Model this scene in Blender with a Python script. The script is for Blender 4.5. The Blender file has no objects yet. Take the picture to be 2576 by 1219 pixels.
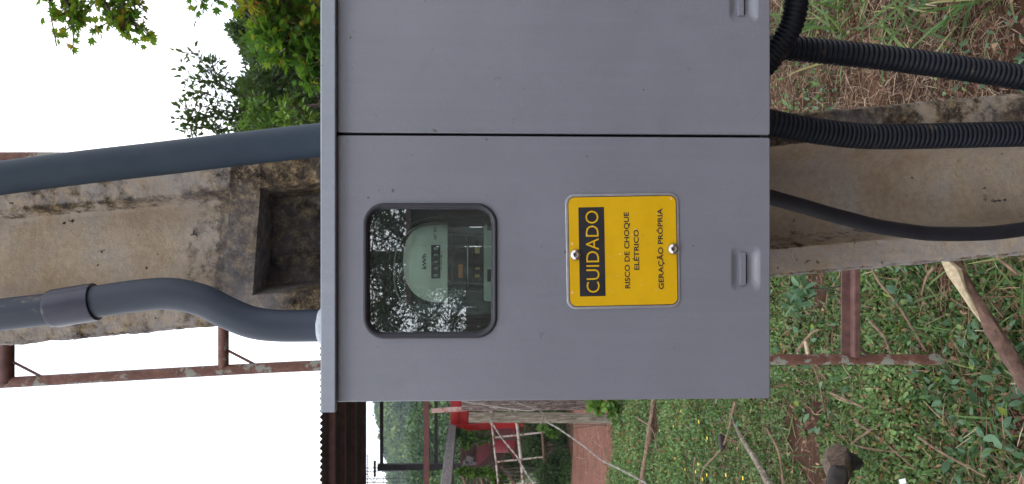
import bpy, bmesh, math, random
import numpy as np
from mathutils import Vector, Matrix, noise as mn
R = math.radians
random.seed(7)
rng = np.random.default_rng(11)
sc = bpy.context.scene
C = sc.collection

# ------------------------------------------------------------------ camera
F = 1932.0            # focal length in units of a 2576 px wide picture (27 mm on 36 mm)
PITCH = R(2.3)        # phone held sideways, looking slightly down
CAM = Vector((0.0, 0.0, 1.5))
FWD = Vector((0, math.cos(PITCH), -math.sin(PITCH)))
UPV = Vector((0, math.sin(PITCH), math.cos(PITCH)))
RGT = Vector((1, 0, 0))
def ray(u, v):
    return FWD + RGT * ((609.6 - v) / F) + UPV * ((1288 - u) / F)
def P(u, v, Y):
    d = ray(u, v); return CAM + d * (Y / d.y)
def G(u, v, z=0.0):
    d = ray(u, v); return CAM + d * ((z - CAM.z) / d.z)
cd = bpy.data.cameras.new('camera'); cam = bpy.data.objects.new('camera', cd); C.objects.link(cam)
cd.sensor_fit = 'HORIZONTAL'; cd.sensor_width = 36; cd.lens = 27
cd.clip_start = 0.02; cd.clip_end = 3000
cd.dof.use_dof = True; cd.dof.focus_distance = 1.1; cd.dof.aperture_fstop = 20
mw = Matrix((-UPV, RGT, -FWD)).transposed().to_4x4(); mw.translation = CAM
cam.matrix_world = mw
sc.camera = cam

# ------------------------------------------------------------------ sky and sun (overcast)
SUN_EL, SUN_AZ = R(52), R(200)     # azimuth from +Y clockwise: behind the photographer
w = bpy.data.worlds.new('World'); sc.world = w; w.use_nodes = True
nt = w.node_tree; nt.nodes.clear()
def wn(t, **k):
    n = nt.nodes.new(t)
    for a, b in k.items(): setattr(n, a, b)
    return n
sky = wn('ShaderNodeTexSky', sky_type='NISHITA', sun_disc=False, sun_elevation=SUN_EL, sun_rotation=SUN_AZ)
bg1 = wn('ShaderNodeBackground'); bg1.inputs['Strength'].default_value = 0.12
nt.links.new(sky.outputs[0], bg1.inputs[0])
tc = wn('ShaderNodeTexCoord'); nz = wn('ShaderNodeTexNoise'); nz.inputs['Scale'].default_value = 5; nz.inputs['Detail'].default_value = 6
nt.links.new(tc.outputs['Generated'], nz.inputs['Vector'])
cr = wn('ShaderNodeValToRGB'); cr.color_ramp.elements[0].position = .38; cr.color_ramp.elements[1].position = .62
cr.color_ramp.elements[0].color = (.78, .84, .97, 1); cr.color_ramp.elements[1].color = (1, .98, .985, 1)
nt.links.new(nz.outputs[0], cr.inputs[0])
bg2 = wn('ShaderNodeBackground'); bg2.inputs['Strength'].default_value = 2.3
nt.links.new(cr.outputs[0], bg2.inputs[0])
mx = wn('ShaderNodeMixShader'); mx.inputs[0].default_value = .92
nt.links.new(bg1.outputs[0], mx.inputs[1]); nt.links.new(bg2.outputs[0], mx.inputs[2])
out = wn('ShaderNodeOutputWorld'); nt.links.new(mx.outputs[0], out.inputs[0])
sl = bpy.data.lights.new('sun', 'SUN'); sl.energy = 0.7; sl.angle = R(14); sl.color = (1, .96, .9)
so = bpy.data.objects.new('sun', sl); C.objects.link(so); so.location = (0, -5, 20)
sd = Vector((math.sin(SUN_AZ) * math.cos(SUN_EL), math.cos(SUN_AZ) * math.cos(SUN_EL), math.sin(SUN_EL)))
so.rotation_euler = sd.to_track_quat('Z', 'Y').to_euler()
sc.view_settings.view_transform = 'Standard'; sc.view_settings.look = 'None'
sc.view_settings.exposure = 0.0; sc.view_settings.gamma = 1
sc.render.engine = 'CYCLES'
sc.cycles.use_denoising = True
sc.cycles.max_bounces = 8; sc.cycles.transparent_max_bounces = 16; sc.cycles.volume_bounces = 0
sc.cycles.caustics_reflective = False; sc.cycles.caustics_refractive = False

# ------------------------------------------------------------------ materials
def new_mat(name):
    m = bpy.data.materials.new(name); m.use_nodes = True
    return m, m.node_tree, m.node_tree.nodes['Principled BSDF']
def N(t, kind, **k):
    n = t.nodes.new(kind)
    for a, b in k.items():
        if a in n.inputs.keys(): n.inputs[a].default_value = b
        else: setattr(n, a, b)
    return n
def ramp(t, src, stops):
    r = t.nodes.new('ShaderNodeValToRGB'); e = r.color_ramp.elements
    while len(e) < len(stops): e.new(.5)
    for i, (p, c) in enumerate(stops):
        e[i].position = p
        e[i].color = (c, c, c, 1) if isinstance(c, (int, float)) else (c[0], c[1], c[2], 1)
    t.links.new(src, r.inputs[0]); return r.outputs[0]
def coords(t, stretch=(1, 1, 1)):
    c = t.nodes.new('ShaderNodeTexCoord'); mp = t.nodes.new('ShaderNodeMapping')
    mp.inputs['Scale'].default_value = stretch
    t.links.new(c.outputs['Object'], mp.inputs[0]); return mp.outputs[0]
def noise(t, vec, scale, detail=5, rough=.6, dist=0):
    n = N(t, 'ShaderNodeTexNoise', Scale=scale, Detail=detail, Roughness=rough, Distortion=dist)
    t.links.new(vec, n.inputs['Vector']); return n.outputs[0]
def mixc(t, fac, a, b, mode='MIX'):
    m = t.nodes.new('ShaderNodeMix'); m.data_type = 'RGBA'; m.blend_type = mode
    for i, s in ((0, fac), (6, a), (7, b)):
        if isinstance(s, (int, float)): m.inputs[i].default_value = s
        elif isinstance(s, tuple): m.inputs[i].default_value = (*s, 1)
        else: t.links.new(s, m.inputs[i])
    return m.outputs[2]
def bump(t, b, h, strength=.3, dist=.002):
    n = N(t, 'ShaderNodeBump', Strength=strength, Distance=dist)
    t.links.new(h, n.inputs['Height']); t.links.new(n.outputs[0], b.inputs['Normal'])
def vary(name, c1, c2, scale=20, rough=.6, metallic=0, bmp=.3, bdist=.001, stretch=(1, 1, 1), c3=None, s3=None, p3=.62, spec=.5, bscale=None):
    m, t, b = new_mat(name); v = coords(t, stretch)
    col = ramp(t, noise(t, v, scale), [(.35, c1), (.65, c2)])
    if c3: col = mixc(t, ramp(t, noise(t, v, s3 or scale * 3, 6, .7), [(p3, 0), (p3 + .06, 1)]), col, c3)
    t.links.new(col, b.inputs['Base Color'])
    b.inputs['Roughness'].default_value = rough; b.inputs['Metallic'].default_value = metallic
    b.inputs['Specular IOR Level'].default_value = spec
    if bmp: bump(t, b, noise(t, v, bscale or scale * 4, 5), bmp, bdist)
    return m
def plain(name, c, rough=.5, metallic=0, spec=.5):
    m, t, b = new_mat(name); b.inputs['Base Color'].default_value = (*c, 1)
    b.inputs['Roughness'].default_value = rough; b.inputs['Metallic'].default_value = metallic
    b.inputs['Specular IOR Level'].default_value = spec; return m

def painted_grey(name, c, dust):
    m, t, b = new_mat(name); v = coords(t)
    col = ramp(t, noise(t, v, 6, 4), [(.3, tuple(x * .95 for x in c)), (.7, tuple(x * 1.05 for x in c))])
    st = ramp(t, noise(t, coords(t, (26, 26, 1.1)), 3, 5, .65), [(.42, 0), (.75, .30)])
    col = mixc(t, st, col, tuple(min(1, x * 1.22) for x in c))
    sm = ramp(t, noise(t, coords(t, (1, 1, 1)), 11, 6, .7, 1.2), [(.56, 0), (.74, .35)])
    col = mixc(t, sm, col, tuple(x * .80 for x in c))
    d1 = ramp(t, noise(t, v, 260, 3, .7), [(.6, 0), (.72, 1)])
    d2 = ramp(t, noise(t, v, 9, 3), [(.44, .04), (.68, .6)])
    mlt = N(t, 'ShaderNodeMath', operation='MULTIPLY'); t.links.new(d1, mlt.inputs[0]); t.links.new(d2, mlt.inputs[1])
    col = mixc(t, mlt.outputs[0], col, dust)
    chips = ramp(t, noise(t, coords(t, (1, 1, 1)), 75, 1, .4), [(.18, 1), (.20, 0)])
    col = mixc(t, chips, col, (.09, .08, .075))
    t.links.new(col, b.inputs['Base Color'])
    t.links.new(ramp(t, noise(t, v, 30), [(.3, .27), (.7, .37)]), b.inputs['Roughness'])
    b.inputs['Specular IOR Level'].default_value = .85
    ad = N(t, 'ShaderNodeMath', operation='ADD')
    t.links.new(noise(t, v, 420, 2, .5), ad.inputs[0])
    lf = N(t, 'ShaderNodeMath', operation='MULTIPLY_ADD'); t.links.new(noise(t, v, 7, 2, .4), lf.inputs[0]); lf.inputs[1].default_value = 9; t.links.new(ad.outputs[0], lf.inputs[2])
    bump(t, b, lf.outputs[0], .30, .0007)
    return m
M = {}
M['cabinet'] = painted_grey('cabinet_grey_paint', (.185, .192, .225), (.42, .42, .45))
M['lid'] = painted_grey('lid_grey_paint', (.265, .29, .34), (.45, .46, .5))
M['rubber'] = plain('black_rubber', (.022, .022, .03), .45)
M['dark'] = plain('dark_gap', (.01, .01, .012), .8)
def sign_yellow():
    m, t, b = new_mat('sign_yellow'); v = coords(t)
    col = ramp(t, noise(t, v, 25), [(.3, (.62, .36, .002)), (.7, (.68, .40, .003))])
    col = mixc(t, ramp(t, noise(t, v, 130, 3, .6), [(.24, .6), (.3, 0)]), col, (.25, .17, .07))
    col = mixc(t, ramp(t, noise(t, v, 160, 1, .6), [(.74, 0), (.78, .7)]), col, (.75, .6, .45))
    t.links.new(col, b.inputs['Base Color']); b.inputs['Roughness'].default_value = .42; b.inputs['Specular IOR Level'].default_value = .35
    bump(t, b, noise(t, v, 300, 2), .08, .0004)
    return m
M['yellow'] = sign_yellow()
M['sign_black'] = vary('sign_black_print', (.012, .012, .016), (.02, .02, .024), 40, .45, c3=(.25, .22, .2), s3=320, p3=.72, bmp=.05)
M['alu'] = vary('brushed_aluminium', (.55, .55, .6), (.68, .68, .7), 60, .38, .85, .2, .0003)
M['steel'] = vary('screw_steel', (.5, .46, .42), (.62, .6, .58), 200, .25, .95, .1, .0002)
M['pvc_r'] = vary('grey_pvc_weathered', (.017, .030, .046), (.028, .044, .062), 14, .62, spec=.25, c3=(.28, .3, .32), s3=60, p3=.72, bmp=.15, bdist=.0006, stretch=(1, 1, .6))
M['pvc_l'] = vary('grey_pvc_smooth', (.024, .034, .052), (.040, .050, .070), 9, .5, spec=.35, c3=(.16, .14, .115), s3=14, p3=.6, bmp=.12, bdist=.0006, stretch=(1, 1, .4))
M['pvc_in'] = vary('grey_pvc_coupling', (.022, .024, .045), (.036, .038, .060), 16, .35, c3=(.15, .12, .09), s3=40, p3=.68, bmp=.1)
M['corr'] = vary('black_corrugated_plastic', (.003, .0042, .008), (.005, .008, .015), 20, .55, c3=(.045, .034, .027), s3=24, p3=.60, bmp=.1, spec=.28)
M['hose'] = vary('black_smooth_hose', (.007, .008, .011), (.014, .015, .02), 15, .48, bmp=.15)
M['sealant'] = vary('white_sealant', (.38, .42, .47), (.5, .54, .57), 60, .4, bmp=.5, bdist=.002)

def concrete():
    m, t, b = new_mat('weathered_concrete'); v = coords(t)
    base = ramp(t, noise(t, v, 9, 5, .6), [(.3, (.44, .325, .205)), (.52, (.52, .42, .305)), (.72, (.50, .455, .41))])
    fine = ramp(t, noise(t, v, 90, 6, .75), [(.3, .72), (.6, 1.0)])
    base = mixc(t, 1.0, base, fine, 'MULTIPLY')
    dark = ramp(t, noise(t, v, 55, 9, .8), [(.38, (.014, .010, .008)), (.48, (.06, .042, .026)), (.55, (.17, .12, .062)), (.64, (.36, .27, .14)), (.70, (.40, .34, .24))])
    at = N(t, 'ShaderNodeAttribute', attribute_name='grime_shade')
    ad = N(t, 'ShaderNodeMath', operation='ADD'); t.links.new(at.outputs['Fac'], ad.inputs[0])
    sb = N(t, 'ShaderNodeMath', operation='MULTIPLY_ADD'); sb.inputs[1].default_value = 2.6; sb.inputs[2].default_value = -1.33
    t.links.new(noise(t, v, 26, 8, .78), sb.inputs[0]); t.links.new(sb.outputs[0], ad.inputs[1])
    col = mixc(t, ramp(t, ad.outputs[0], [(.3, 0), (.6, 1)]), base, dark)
    # pin holes and old stains
    pits = ramp(t, noise(t, v, 62, 2, .4), [(.235, 1), (.28, 0)])
    col = mixc(t, pits, col, (.05, .04, .035))
    grey = ramp(t, noise(t, v, 4, 4, .6), [(.50, 0), (.68, .45)])
    col = mixc(t, grey, col, (.33, .315, .32))
    at2 = N(t, 'ShaderNodeAttribute', attribute_name='lichen')
    gl = N(t, 'ShaderNodeMath', operation='MULTIPLY'); t.links.new(at2.outputs['Fac'], gl.inputs[0]); t.links.new(ramp(t, noise(t, v, 40, 7, .75), [(.42, 0), (.6, 1)]), gl.inputs[1])
    col = mixc(t, gl.outputs[0], col, (.38, .35, .33))
    t.links.new(col, b.inputs['Base Color']); b.inputs['Roughness'].default_value = .9; b.inputs['Specular IOR Level'].default_value = .2
    h = N(t, 'ShaderNodeMath', operation='SUBTRACT'); t.links.new(noise(t, v, 80, 8, .8), h.inputs[0]); t.links.new(pits, h.inputs[1])
    bump(t, b, h.outputs[0], .9, .004)
    return m
M['concrete'] = concrete()
def rusty_paint():
    m, t, b = new_mat('rusted_pale_green_paint'); v = coords(t)
    rust = ramp(t, noise(t, v, 50, 6, .7), [(.3, (.085, .032, .022)), (.55, (.15, .065, .045)), (.75, (.24, .13, .09))])
    f = ramp(t, noise(t, v, 17, 7, .62), [(.54, 0), (.58, .9)])
    col = mixc(t, f, rust, (.26, .27, .23)); t.links.new(col, b.inputs['Base Color'])
    b.inputs['Roughness'].default_value = .7; bump(t, b, f, .5, .001); return m
M['rust'] = rusty_paint()
M['rust_plain'] = vary('dark_rusted_iron', (.085, .04, .034), (.16, .08, .068), 30, .75, c3=(.28, .33, .33), s3=25, p3=.66, bmp=.4)
M['white_rust'] = vary('white_paint_rusting', (.33, .29, .24), (.48, .45, .40), 30, .6, c3=(.17, .06, .035), s3=9, p3=.5, bmp=.3)
M['red_beam'] = vary('red_oxide_beam', (.07, .016, .013), (.10, .026, .02), 8, .6, c3=(.3, .12, .1), s3=60, p3=.68, bmp=.2)
M['black_steel'] = vary('black_steel', (.018, .014, .016), (.035, .028, .028), 10, .6, bmp=.2)
M['red'] = vary('bright_red_enamel', (.42, .006, .005), (.52, .012, .008), 4, .4, c3=(.25, .01, .01), s3=20, p3=.64, bmp=.1)
M['darkred'] = vary('dull_crimson_enamel', (.20, .008, .018), (.28, .014, .026), 5, .5, c3=(.13, .02, .02), s3=20, p3=.62, bmp=.1)
M['maroon'] = vary('maroon_sheet', (.12, .010, .016), (.17, .018, .024), 5, .55, bmp=.15)
def wood(name, a, b_, c, stretch=(14, 14, 1), scale=6, rough=.85):
    m, t, b = new_mat(name); v = coords(t, stretch)
    n = noise(t, v, scale, 8, .7, .6)
    col = ramp(t, n, [(.3, a), (.5, b_), (.7, c)])
    t.links.new(col, b.inputs['Base Color']); b.inputs['Roughness'].default_value = rough; b.inputs['Specular IOR Level'].default_value = .2
    bump(t, b, n, .8, .006); return m
M['post'] = wood('weathered_fence_post', (.035, .025, .02), (.20, .165, .125), (.42, .38, .32), (14, 14, 1.6), 5)
M['post_dark'] = wood('dark_split_post', (.012, .008, .008), (.12, .085, .075), (.45, .40, .37), (16, 16, 2), 5)
M['greyplank'] = wood('grey_old_timber', (.09, .08, .085), (.20, .185, .19), (.30, .28, .28), (9, .6, 9))
M['plank_brown'] = wood('brown_plank', (.04, .022, .02), (.10, .06, .052), (.18, .12, .1), (1, 8, 8))
M['bark'] = vary('branch_bark', (.07, .035, .025), (.15, .085, .06), 30, .85, c3=(.05, .03, .025), s3=22, p3=.64, bmp=.9, bdist=.004, stretch=(1, 1, 1))
M['torn'] = vary('torn_pale_wood', (.34, .26, .15), (.52, .43, .29), 60, .8, bmp=.6, bdist=.002)
M['stick'] = wood('dry_stick', (.06, .035, .025), (.20, .13, .09), (.34, .25, .17), (6, 6, 6), 8)
M['twig'] = vary('dry_twig', (.10, .06, .04), (.24, .16, .10), 40, .9, bmp=.3)
M['trunkbark'] = vary('tree_bark', (.05, .04, .03), (.13, .105, .08), 12, .9, bmp=.9, bdist=.01, stretch=(3, 3, 1))
M['char'] = vary('charred_wood', (.010, .008, .009), (.035, .024, .022), 30, .75, c3=(.25, .23, .24), s3=25, p3=.69, bmp=.6, bdist=.003)
M['furwood'] = vary('pale_brown_fibre', (.05, .035, .026), (.17, .12, .085), 60, .9, c3=(.20, .11, .075), s3=22, p3=.56, bmp=.8, bdist=.004, stretch=(1, 3, 1))
M['roofsheet'] = vary('roof_underside', (.055, .026, .022), (.10, .05, .042), 3, .8, bmp=.2)
M['purlin'] = vary('roof_purlin', (.13, .058, .052), (.19, .09, .08), 8, .8, bmp=.3)

def leafmat(name, stops, trans=.35, rough=.55):
    m, t, b = new_mat(name)
    at = N(t, 'ShaderNodeAttribute', attribute_name='rnd')
    col = ramp(t, at.outputs['Fac'], stops)
    v = coords(t); col = mixc(t, 1.0, col, ramp(t, noise(t, v, 30, 3), [(.3, .75), (.7, 1.2)]), 'MULTIPLY')
    t.links.new(col, b.inputs['Base Color']); b.inputs['Roughness'].default_value = rough; b.inputs['Specular IOR Level'].default_value = .35
    tr = N(t, 'ShaderNodeBsdfTranslucent'); t.links.new(mixc(t, .5, col, (.12, .2, .01)), tr.inputs[0])
    ms = N(t, 'ShaderNodeMixShader'); ms.inputs[0].default_value = trans
    t.links.new(b.outputs[0], ms.inputs[1]); t.links.new(tr.outputs[0], ms.inputs[2])
    t.links.new(ms.outputs[0], t.nodes['Material Output'].inputs[0]); return m
M['leaf_weed'] = leafmat('weed_leaves', [(0, (.045, .09, .025)), (.38, (.105, .20, .068)), (.66, (.18, .32, .12)), (.86, (.28, .40, .13)), (.95, (.34, .36, .15)), (1, (.28, .14, .07))])
M['leaf_broad'] = leafmat('broad_weed_leaves', [(0, (.05, .11, .06)), (.5, (.10, .20, .11)), (.9, (.17, .29, .17)), (1, (.26, .34, .06))])
M['leaf_tree'] = leafmat('small_tree_leaves', [(0, (.025, .055, .02)), (.5, (.05, .095, .03)), (.8, (.085, .145, .04)), (1, (.15, .22, .04))])
M['leaf_bright'] = leafmat('young_tree_leaves', [(0, (.06, .13, .02)), (.5, (.11, .23, .035)), (1, (.22, .36, .05))])
M['leaf_lobed'] = leafmat('lobed_leaves', [(0, (.05, .16, .03)), (.4, (.11, .27, .03)), (.62, (.26, .38, .03)), (.76, (.48, .40, .03)), (.86, (.40, .15, .05)), (1, (.22, .09, .05))], .62)
M['leaf_far'] = leafmat('woodland_leaves', [(0, (.022, .045, .02)), (.6, (.04, .075, .028)), (.85, (.07, .11, .035)), (1, (.10, .13, .04))], .15)
M['leaf_hill'] = leafmat('hill_leaves', [(0, (.018, .05, .018)), (.5, (.05, .11, .03)), (.8, (.11, .19, .04)), (1, (.19, .26, .055))], .1)
M['leaf_back'] = leafmat('feathery_leaves', [(0, (.03, .05, .02)), (1, (.06, .09, .03))], .15)
M['straw'] = leafmat('straw', [(0, (.10, .05, .03)), (.5, (.24, .15, .09)), (.85, (.42, .30, .19)), (1, (.6, .48, .35))], .1)
M['grass'] = leafmat('grass_blades', [(0, (.05, .11, .03)), (.6, (.10, .19, .05)), (.9, (.2, .27, .09)), (1, (.42, .35, .16))], .3)
M['root'] = leafmat('root_stems', [(0, (.06, .022, .015)), (.6, (.16, .07, .045)), (1, (.3, .18, .11))], .05)
M['litter'] = leafmat('leaf_litter', [(0, (.09, .035, .022)), (.6, (.20, .09, .055)), (1, (.36, .23, .14))], .1)
M['petal'] = plain('yellow_petals', (.75, .52, .02), .5)
M['stone'] = vary('pale_stone', (.35, .36, .38), (.5, .5, .5), 20, .8)

# ------------------------------------------------------------------ mesh helpers
class MB:
    def __init__(s): s.v = []; s.f = []
    def add(s, vs, fs):
        o = len(s.v); s.v += [Vector(p) for p in vs]; s.f += [tuple(i + o for i in q) for q in fs]; return s
    def box(s, c, size, rot=None, taper=None):
        c = Vector(c); hx, hy, hz = [a / 2 for a in size]
        pts = [Vector((x * hx, y * hy, z * hz)) for z in (-1, 1) for y in (-1, 1) for x in (-1, 1)]
        if rot: pts = [rot @ p for p in pts]
        return s.add([c + p for p in pts], [(0, 2, 3, 1), (4, 5, 7, 6), (0, 1, 5, 4), (2, 6, 7, 3), (0, 4, 6, 2), (1, 3, 7, 5)])
    def bar(s, a, b, wd, th, up=(0, 0, 1)):
        a = Vector(a); b = Vector(b); d = (b - a); L = d.length; d.normalize()
        x = d.cross(Vector(up))
        if x.length < 1e-3: x = d.cross(Vector((0, 1, 0)))
        x.normalize(); y = x.cross(d)
        rot = Matrix((x, y, d)).transposed()
        return s.box((a + b) / 2, (wd, th, L), rot)
    def tube(s, pts, rad, n=14, cap=True, wob=0, sq=0):
        pts = [Vector(p) for p in pts]; m = len(pts)
        if not hasattr(rad, '__len__'): rad = [rad] * m
        tan = [(pts[min(i + 1, m - 1)] - pts[max(i - 1, 0)]).normalized() for i in range(m)]
        nrm = tan[0].orthogonal().normalized(); vs = []
        for i in range(m):
            nrm = (nrm - tan[i] * nrm.dot(tan[i])).normalized(); bn = tan[i].cross(nrm)
            for k in range(n):
                a = 2 * math.pi * k / n; r = rad[i]
                if wob: r *= 1 + wob * mn.noise(Vector((pts[i] * 14 + Vector((math.cos(a), math.sin(a), 0)) * 1.3)))
                vs.append(pts[i] + (nrm * math.cos(a) + bn * math.sin(a)) * r)
        fs = [(i * n + k, i * n + (k + 1) % n, (i + 1) * n + (k + 1) % n, (i + 1) * n + k) for i in range(m - 1) for k in range(n)]
        if cap: fs += [tuple(range(n - 1, -1, -1)), tuple((m - 1) * n + k for k in range(n))]
        return s.add(vs, fs)
    def lathe(s, c, prof, n=24, axis=(0, -1, 0)):
        ax = Vector(axis).normalized(); a = ax.orthogonal().normalized(); b = ax.cross(a); c = Vector(c); vs = []
        for r, h in prof:
            for k in range(n):
                t = 2 * math.pi * k / n; vs.append(c + ax * h + (a * math.cos(t) + b * math.sin(t)) * r)
        m = len(prof)
        fs = [(i * n + k, i * n + (k + 1) % n, (i + 1) * n + (k + 1) % n, (i + 1) * n + k) for i in range(m - 1) for k in range(n)]
        fs += [tuple(range(n - 1, -1, -1)), tuple((m - 1) * n + k for k in range(n))]
        return s.add(vs, fs)
    def prism(s, loop, y0, y1):
        """loop: (x, z) list, front at y0, back at y1"""
        n = len(loop)
        vs = [(x, y0, z) for x, z in loop] + [(x, y1, z) for x, z in loop]
        fs = [tuple(range(n)), tuple(range(2 * n - 1, n - 1, -1))] + [(i, i + n, (i + 1) % n + n, (i + 1) % n) for i in range(n)]
        return s.add(vs, fs)
    def rings(s, loops, close=False):
        """list of equally long 3D loops joined by quads"""
        n = len(loops[0]); vs = [p for l in loops for p in l]
        fs = [(i * n + k, i * n + (k + 1) % n, (i + 1) * n + (k + 1) % n, (i + 1) * n + k) for i in range(len(loops) - 1) for k in range(n)]
        if close: fs += [tuple((len(loops) - 1) * n + k for k in range(n))]
        return s.add(vs, fs)
ORG = {}
def world_org(o): return ORG[o.name]
def link(name, me, parent, org):
    o = bpy.data.objects.new(name, me); C.objects.link(o)
    if parent is not None: o.parent = parent; ORG[o.name] = ORG[parent.name]
    else: o.location = org; ORG[o.name] = Vector(org)
    return o
def build(mb, name, mat, parent=None, smooth=False, bevel=0, tagk=None, org=None, seg=2, recalc=True, angle=40):
    vs = mb.v
    if parent is not None: org = ORG[parent.name]
    elif org is None:
        a = np.array([list(p) for p in vs]); org = Vector(((a[:, 0].min() + a[:, 0].max()) / 2, (a[:, 1].min() + a[:, 1].max()) / 2, a[:, 2].min()))
    me = bpy.data.meshes.new(name); me.from_pydata([p - org for p in vs], [], mb.f)
    if recalc or bevel:
        bm = bmesh.new(); bm.from_mesh(me)
        if recalc: bmesh.ops.recalc_face_normals(bm, faces=bm.faces)
        if bevel:
            es = [e for e in bm.edges if len(e.link_faces) == 2 and e.calc_face_angle(0) > R(30)]
            bmesh.ops.bevel(bm, geom=es, offset=bevel, segments=seg, profile=.5, affect='EDGES', clamp_overlap=True)
        bm.to_mesh(me); bm.free()
    me.materials.append(mat)
    if smooth: me.polygons.foreach_set('use_smooth', [True] * len(me.polygons)); me.set_sharp_from_angle(angle=R(angle))
    o = link(name, me, parent, org)
    if tagk: tag(o, **tagk)
    return o
def tag(o, label=None, category=None, group=None, kind=None):
    if label: o['label'] = label
    if category: o['category'] = category
    if group: o['group'] = group
    if kind: o['kind'] = kind
    return o
def T(label=None, category=None, group=None, kind=None):
    return dict(label=label, category=category, group=group, kind=kind)
def empty(name, loc, label, category, group=None):
    o = bpy.data.objects.new(name, None); o.empty_display_size = .1; C.objects.link(o); o.location = loc; ORG[o.name] = Vector(loc)
    return tag(o, label, category, group)
def rrect(cx, cz, w_, h_, r, n=8, rot=0):
    pts = []
    for qx, qz, a0 in ((1, 1, 0), (-1, 1, 90), (-1, -1, 180), (1, -1, 270)):
        for i in range(n + 1):
            a = R(a0 + 90 * i / n); pts.append((qx * (w_ / 2 - r) + r * math.cos(a), qz * (h_ / 2 - r) + r * math.sin(a)))
    c, s_ = math.cos(rot), math.sin(rot)
    return [(cx + x * c - z * s_, cz + x * s_ + z * c) for x, z in pts]
def smoothpath(pts, per=10):
    pts = [Vector(p) for p in pts]; q = [pts[0] * 2 - pts[1]] + pts + [pts[-1] * 2 - pts[-2]]; out = []
    for i in range(1, len(q) - 2):
        for k in range(per):
            t = k / per; a, b, c, d = q[i - 1], q[i], q[i + 1], q[i + 2]
            out.append(.5 * ((2 * b) + (c - a) * t + (2 * a - 5 * b + 4 * c - d) * t * t + (3 * b - a - 3 * c + d) * t ** 3))
    out.append(pts[-1]); return out
def resample(path, step):
    L = [0]
    for i in range(1, len(path)): L.append(L[-1] + (path[i] - path[i - 1]).length)
    n = max(2, int(L[-1] / step)); a = np.array([list(p) for p in path]); s = np.linspace(0, L[-1], n + 1)
    return [Vector((np.interp(x, L, a[:, 0]), np.interp(x, L, a[:, 1]), np.interp(x, L, a[:, 2]))) for x in s]

# --- fast leaf meshes
def unit(a): return a / np.maximum(np.linalg.norm(a, axis=-1, keepdims=True), 1e-9)
TPL = {
 'leaf': (np.array([(0, 0, 0), (-.26, .3, .05), (-.2, .7, .03), (0, 1, -.1), (.2, .7, .03), (.26, .3, .05), (0, .32, -.03), (0, .7, -.05)]),
          [(0, 6, 1), (1, 6, 7, 2), (2, 7, 3), (0, 5, 6), (5, 4, 7, 6), (4, 3, 7)]),
 'diam': (np.array([(0, 0, 0), (-.28, .45, .08), (0, 1, -.05), (.28, .45, .08)]), [(0, 2, 1), (0, 3, 2)]),
 'round': (np.array([(0, 0, 0), (-.34, .22, .06), (-.42, .6, .05), (-.2, .92, -.02), (.2, .92, -.02), (.42, .6, .05), (.34, .22, .06), (0, .5, -.04)]),
          [(0, 7, 1), (1, 7, 2), (2, 7, 3), (3, 7, 4), (4, 7, 5), (5, 7, 6), (6, 7, 0)]),
 'blade': (np.array([(-.02, 0, 0), (.02, 0, 0), (-.024, .35, .03), (.024, .35, .03), (-.018, .72, .0), (.018, .72, .0), (0, 1, -.12)]),
          [(0, 1, 3, 2), (2, 3, 5, 4), (4, 5, 6)]),
 'straw': (np.array([(-.013, 0, 0), (.013, 0, 0), (.013, .5, .04), (-.013, .5, .04), (.01, 1, 0), (-.01, 1, 0)]), [(0, 1, 2, 3), (3, 2, 4, 5)]),
}
lob = [(0, 0, 0)]
for k, (a, r) in enumerate([(-150, .42), (-115, .30), (-85, .78), (-58, .42), (-38, .88), (-18, .5), (0, 1.0), (18, .5), (38, .88), (58, .42), (85, .78), (115, .30), (150, .42)]):
    lob.append((r * math.sin(R(a)) * .85, .25 + r * math.cos(R(a)) * .8, -.10 * (r > .6) + .05 * (k % 2)))
TPL['lobed'] = (np.array(lob), [(0, k, k + 1) for k in range(1, 13)])
def leaves(name, O, D, Nn, size, shape, mat, parent=None, tagk=None, rnd=None, org=None):
    O = np.asarray(O, float); n = len(O); tv, tf = TPL[shape]
    D = unit(D); S = unit(np.cross(D, Nn)); Nn = np.cross(S, D)
    size = np.broadcast_to(np.asarray(size, float), (n,))
    L = size[:, None, None]
    V = O[:, None, :] + L * (tv[None, :, 0:1] * S[:, None, :] + tv[None, :, 1:2] * D[:, None, :] + tv[None, :, 2:3] * Nn[:, None, :])
    if parent is not None: org = np.array(ORG[parent.name])
    elif org is None: org = np.array([V[..., 0].mean(), V[..., 1].mean(), V[..., 2].min()])
    V = V - org; k = len(tv)
    fl = np.array([len(f) for f in tf]); flat = np.array([i for f in tf for i in f])
    loops = (flat[None, :] + (np.arange(n) * k)[:, None]).ravel()
    tot = np.tile(fl, n); start = np.concatenate(([0], np.cumsum(tot)[:-1]))
    me = bpy.data.meshes.new(name)
    me.vertices.add(n * k); me.vertices.foreach_set('co', V.ravel())
    me.loops.add(len(loops)); me.loops.foreach_set('vertex_index', loops)
    me.polygons.add(len(tot)); me.polygons.foreach_set('loop_start', start); me.polygons.foreach_set('loop_total', tot)
    me.update(calc_edges=True)
    if rnd is None: rnd = rng.random(n)
    a = me.attributes.new('rnd', 'FLOAT', 'POINT'); a.data.foreach_set('value', np.repeat(rnd, k))
    me.materials.append(mat)
    o = link(name, me, parent, Vector(org))
    if tagk: tag(o, **tagk)
    return o
def rdir(n, up=.0, spread=1.0):
    d = rng.normal(size=(n, 3)) * spread; d[:, 2] += up; return unit(d)

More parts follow.
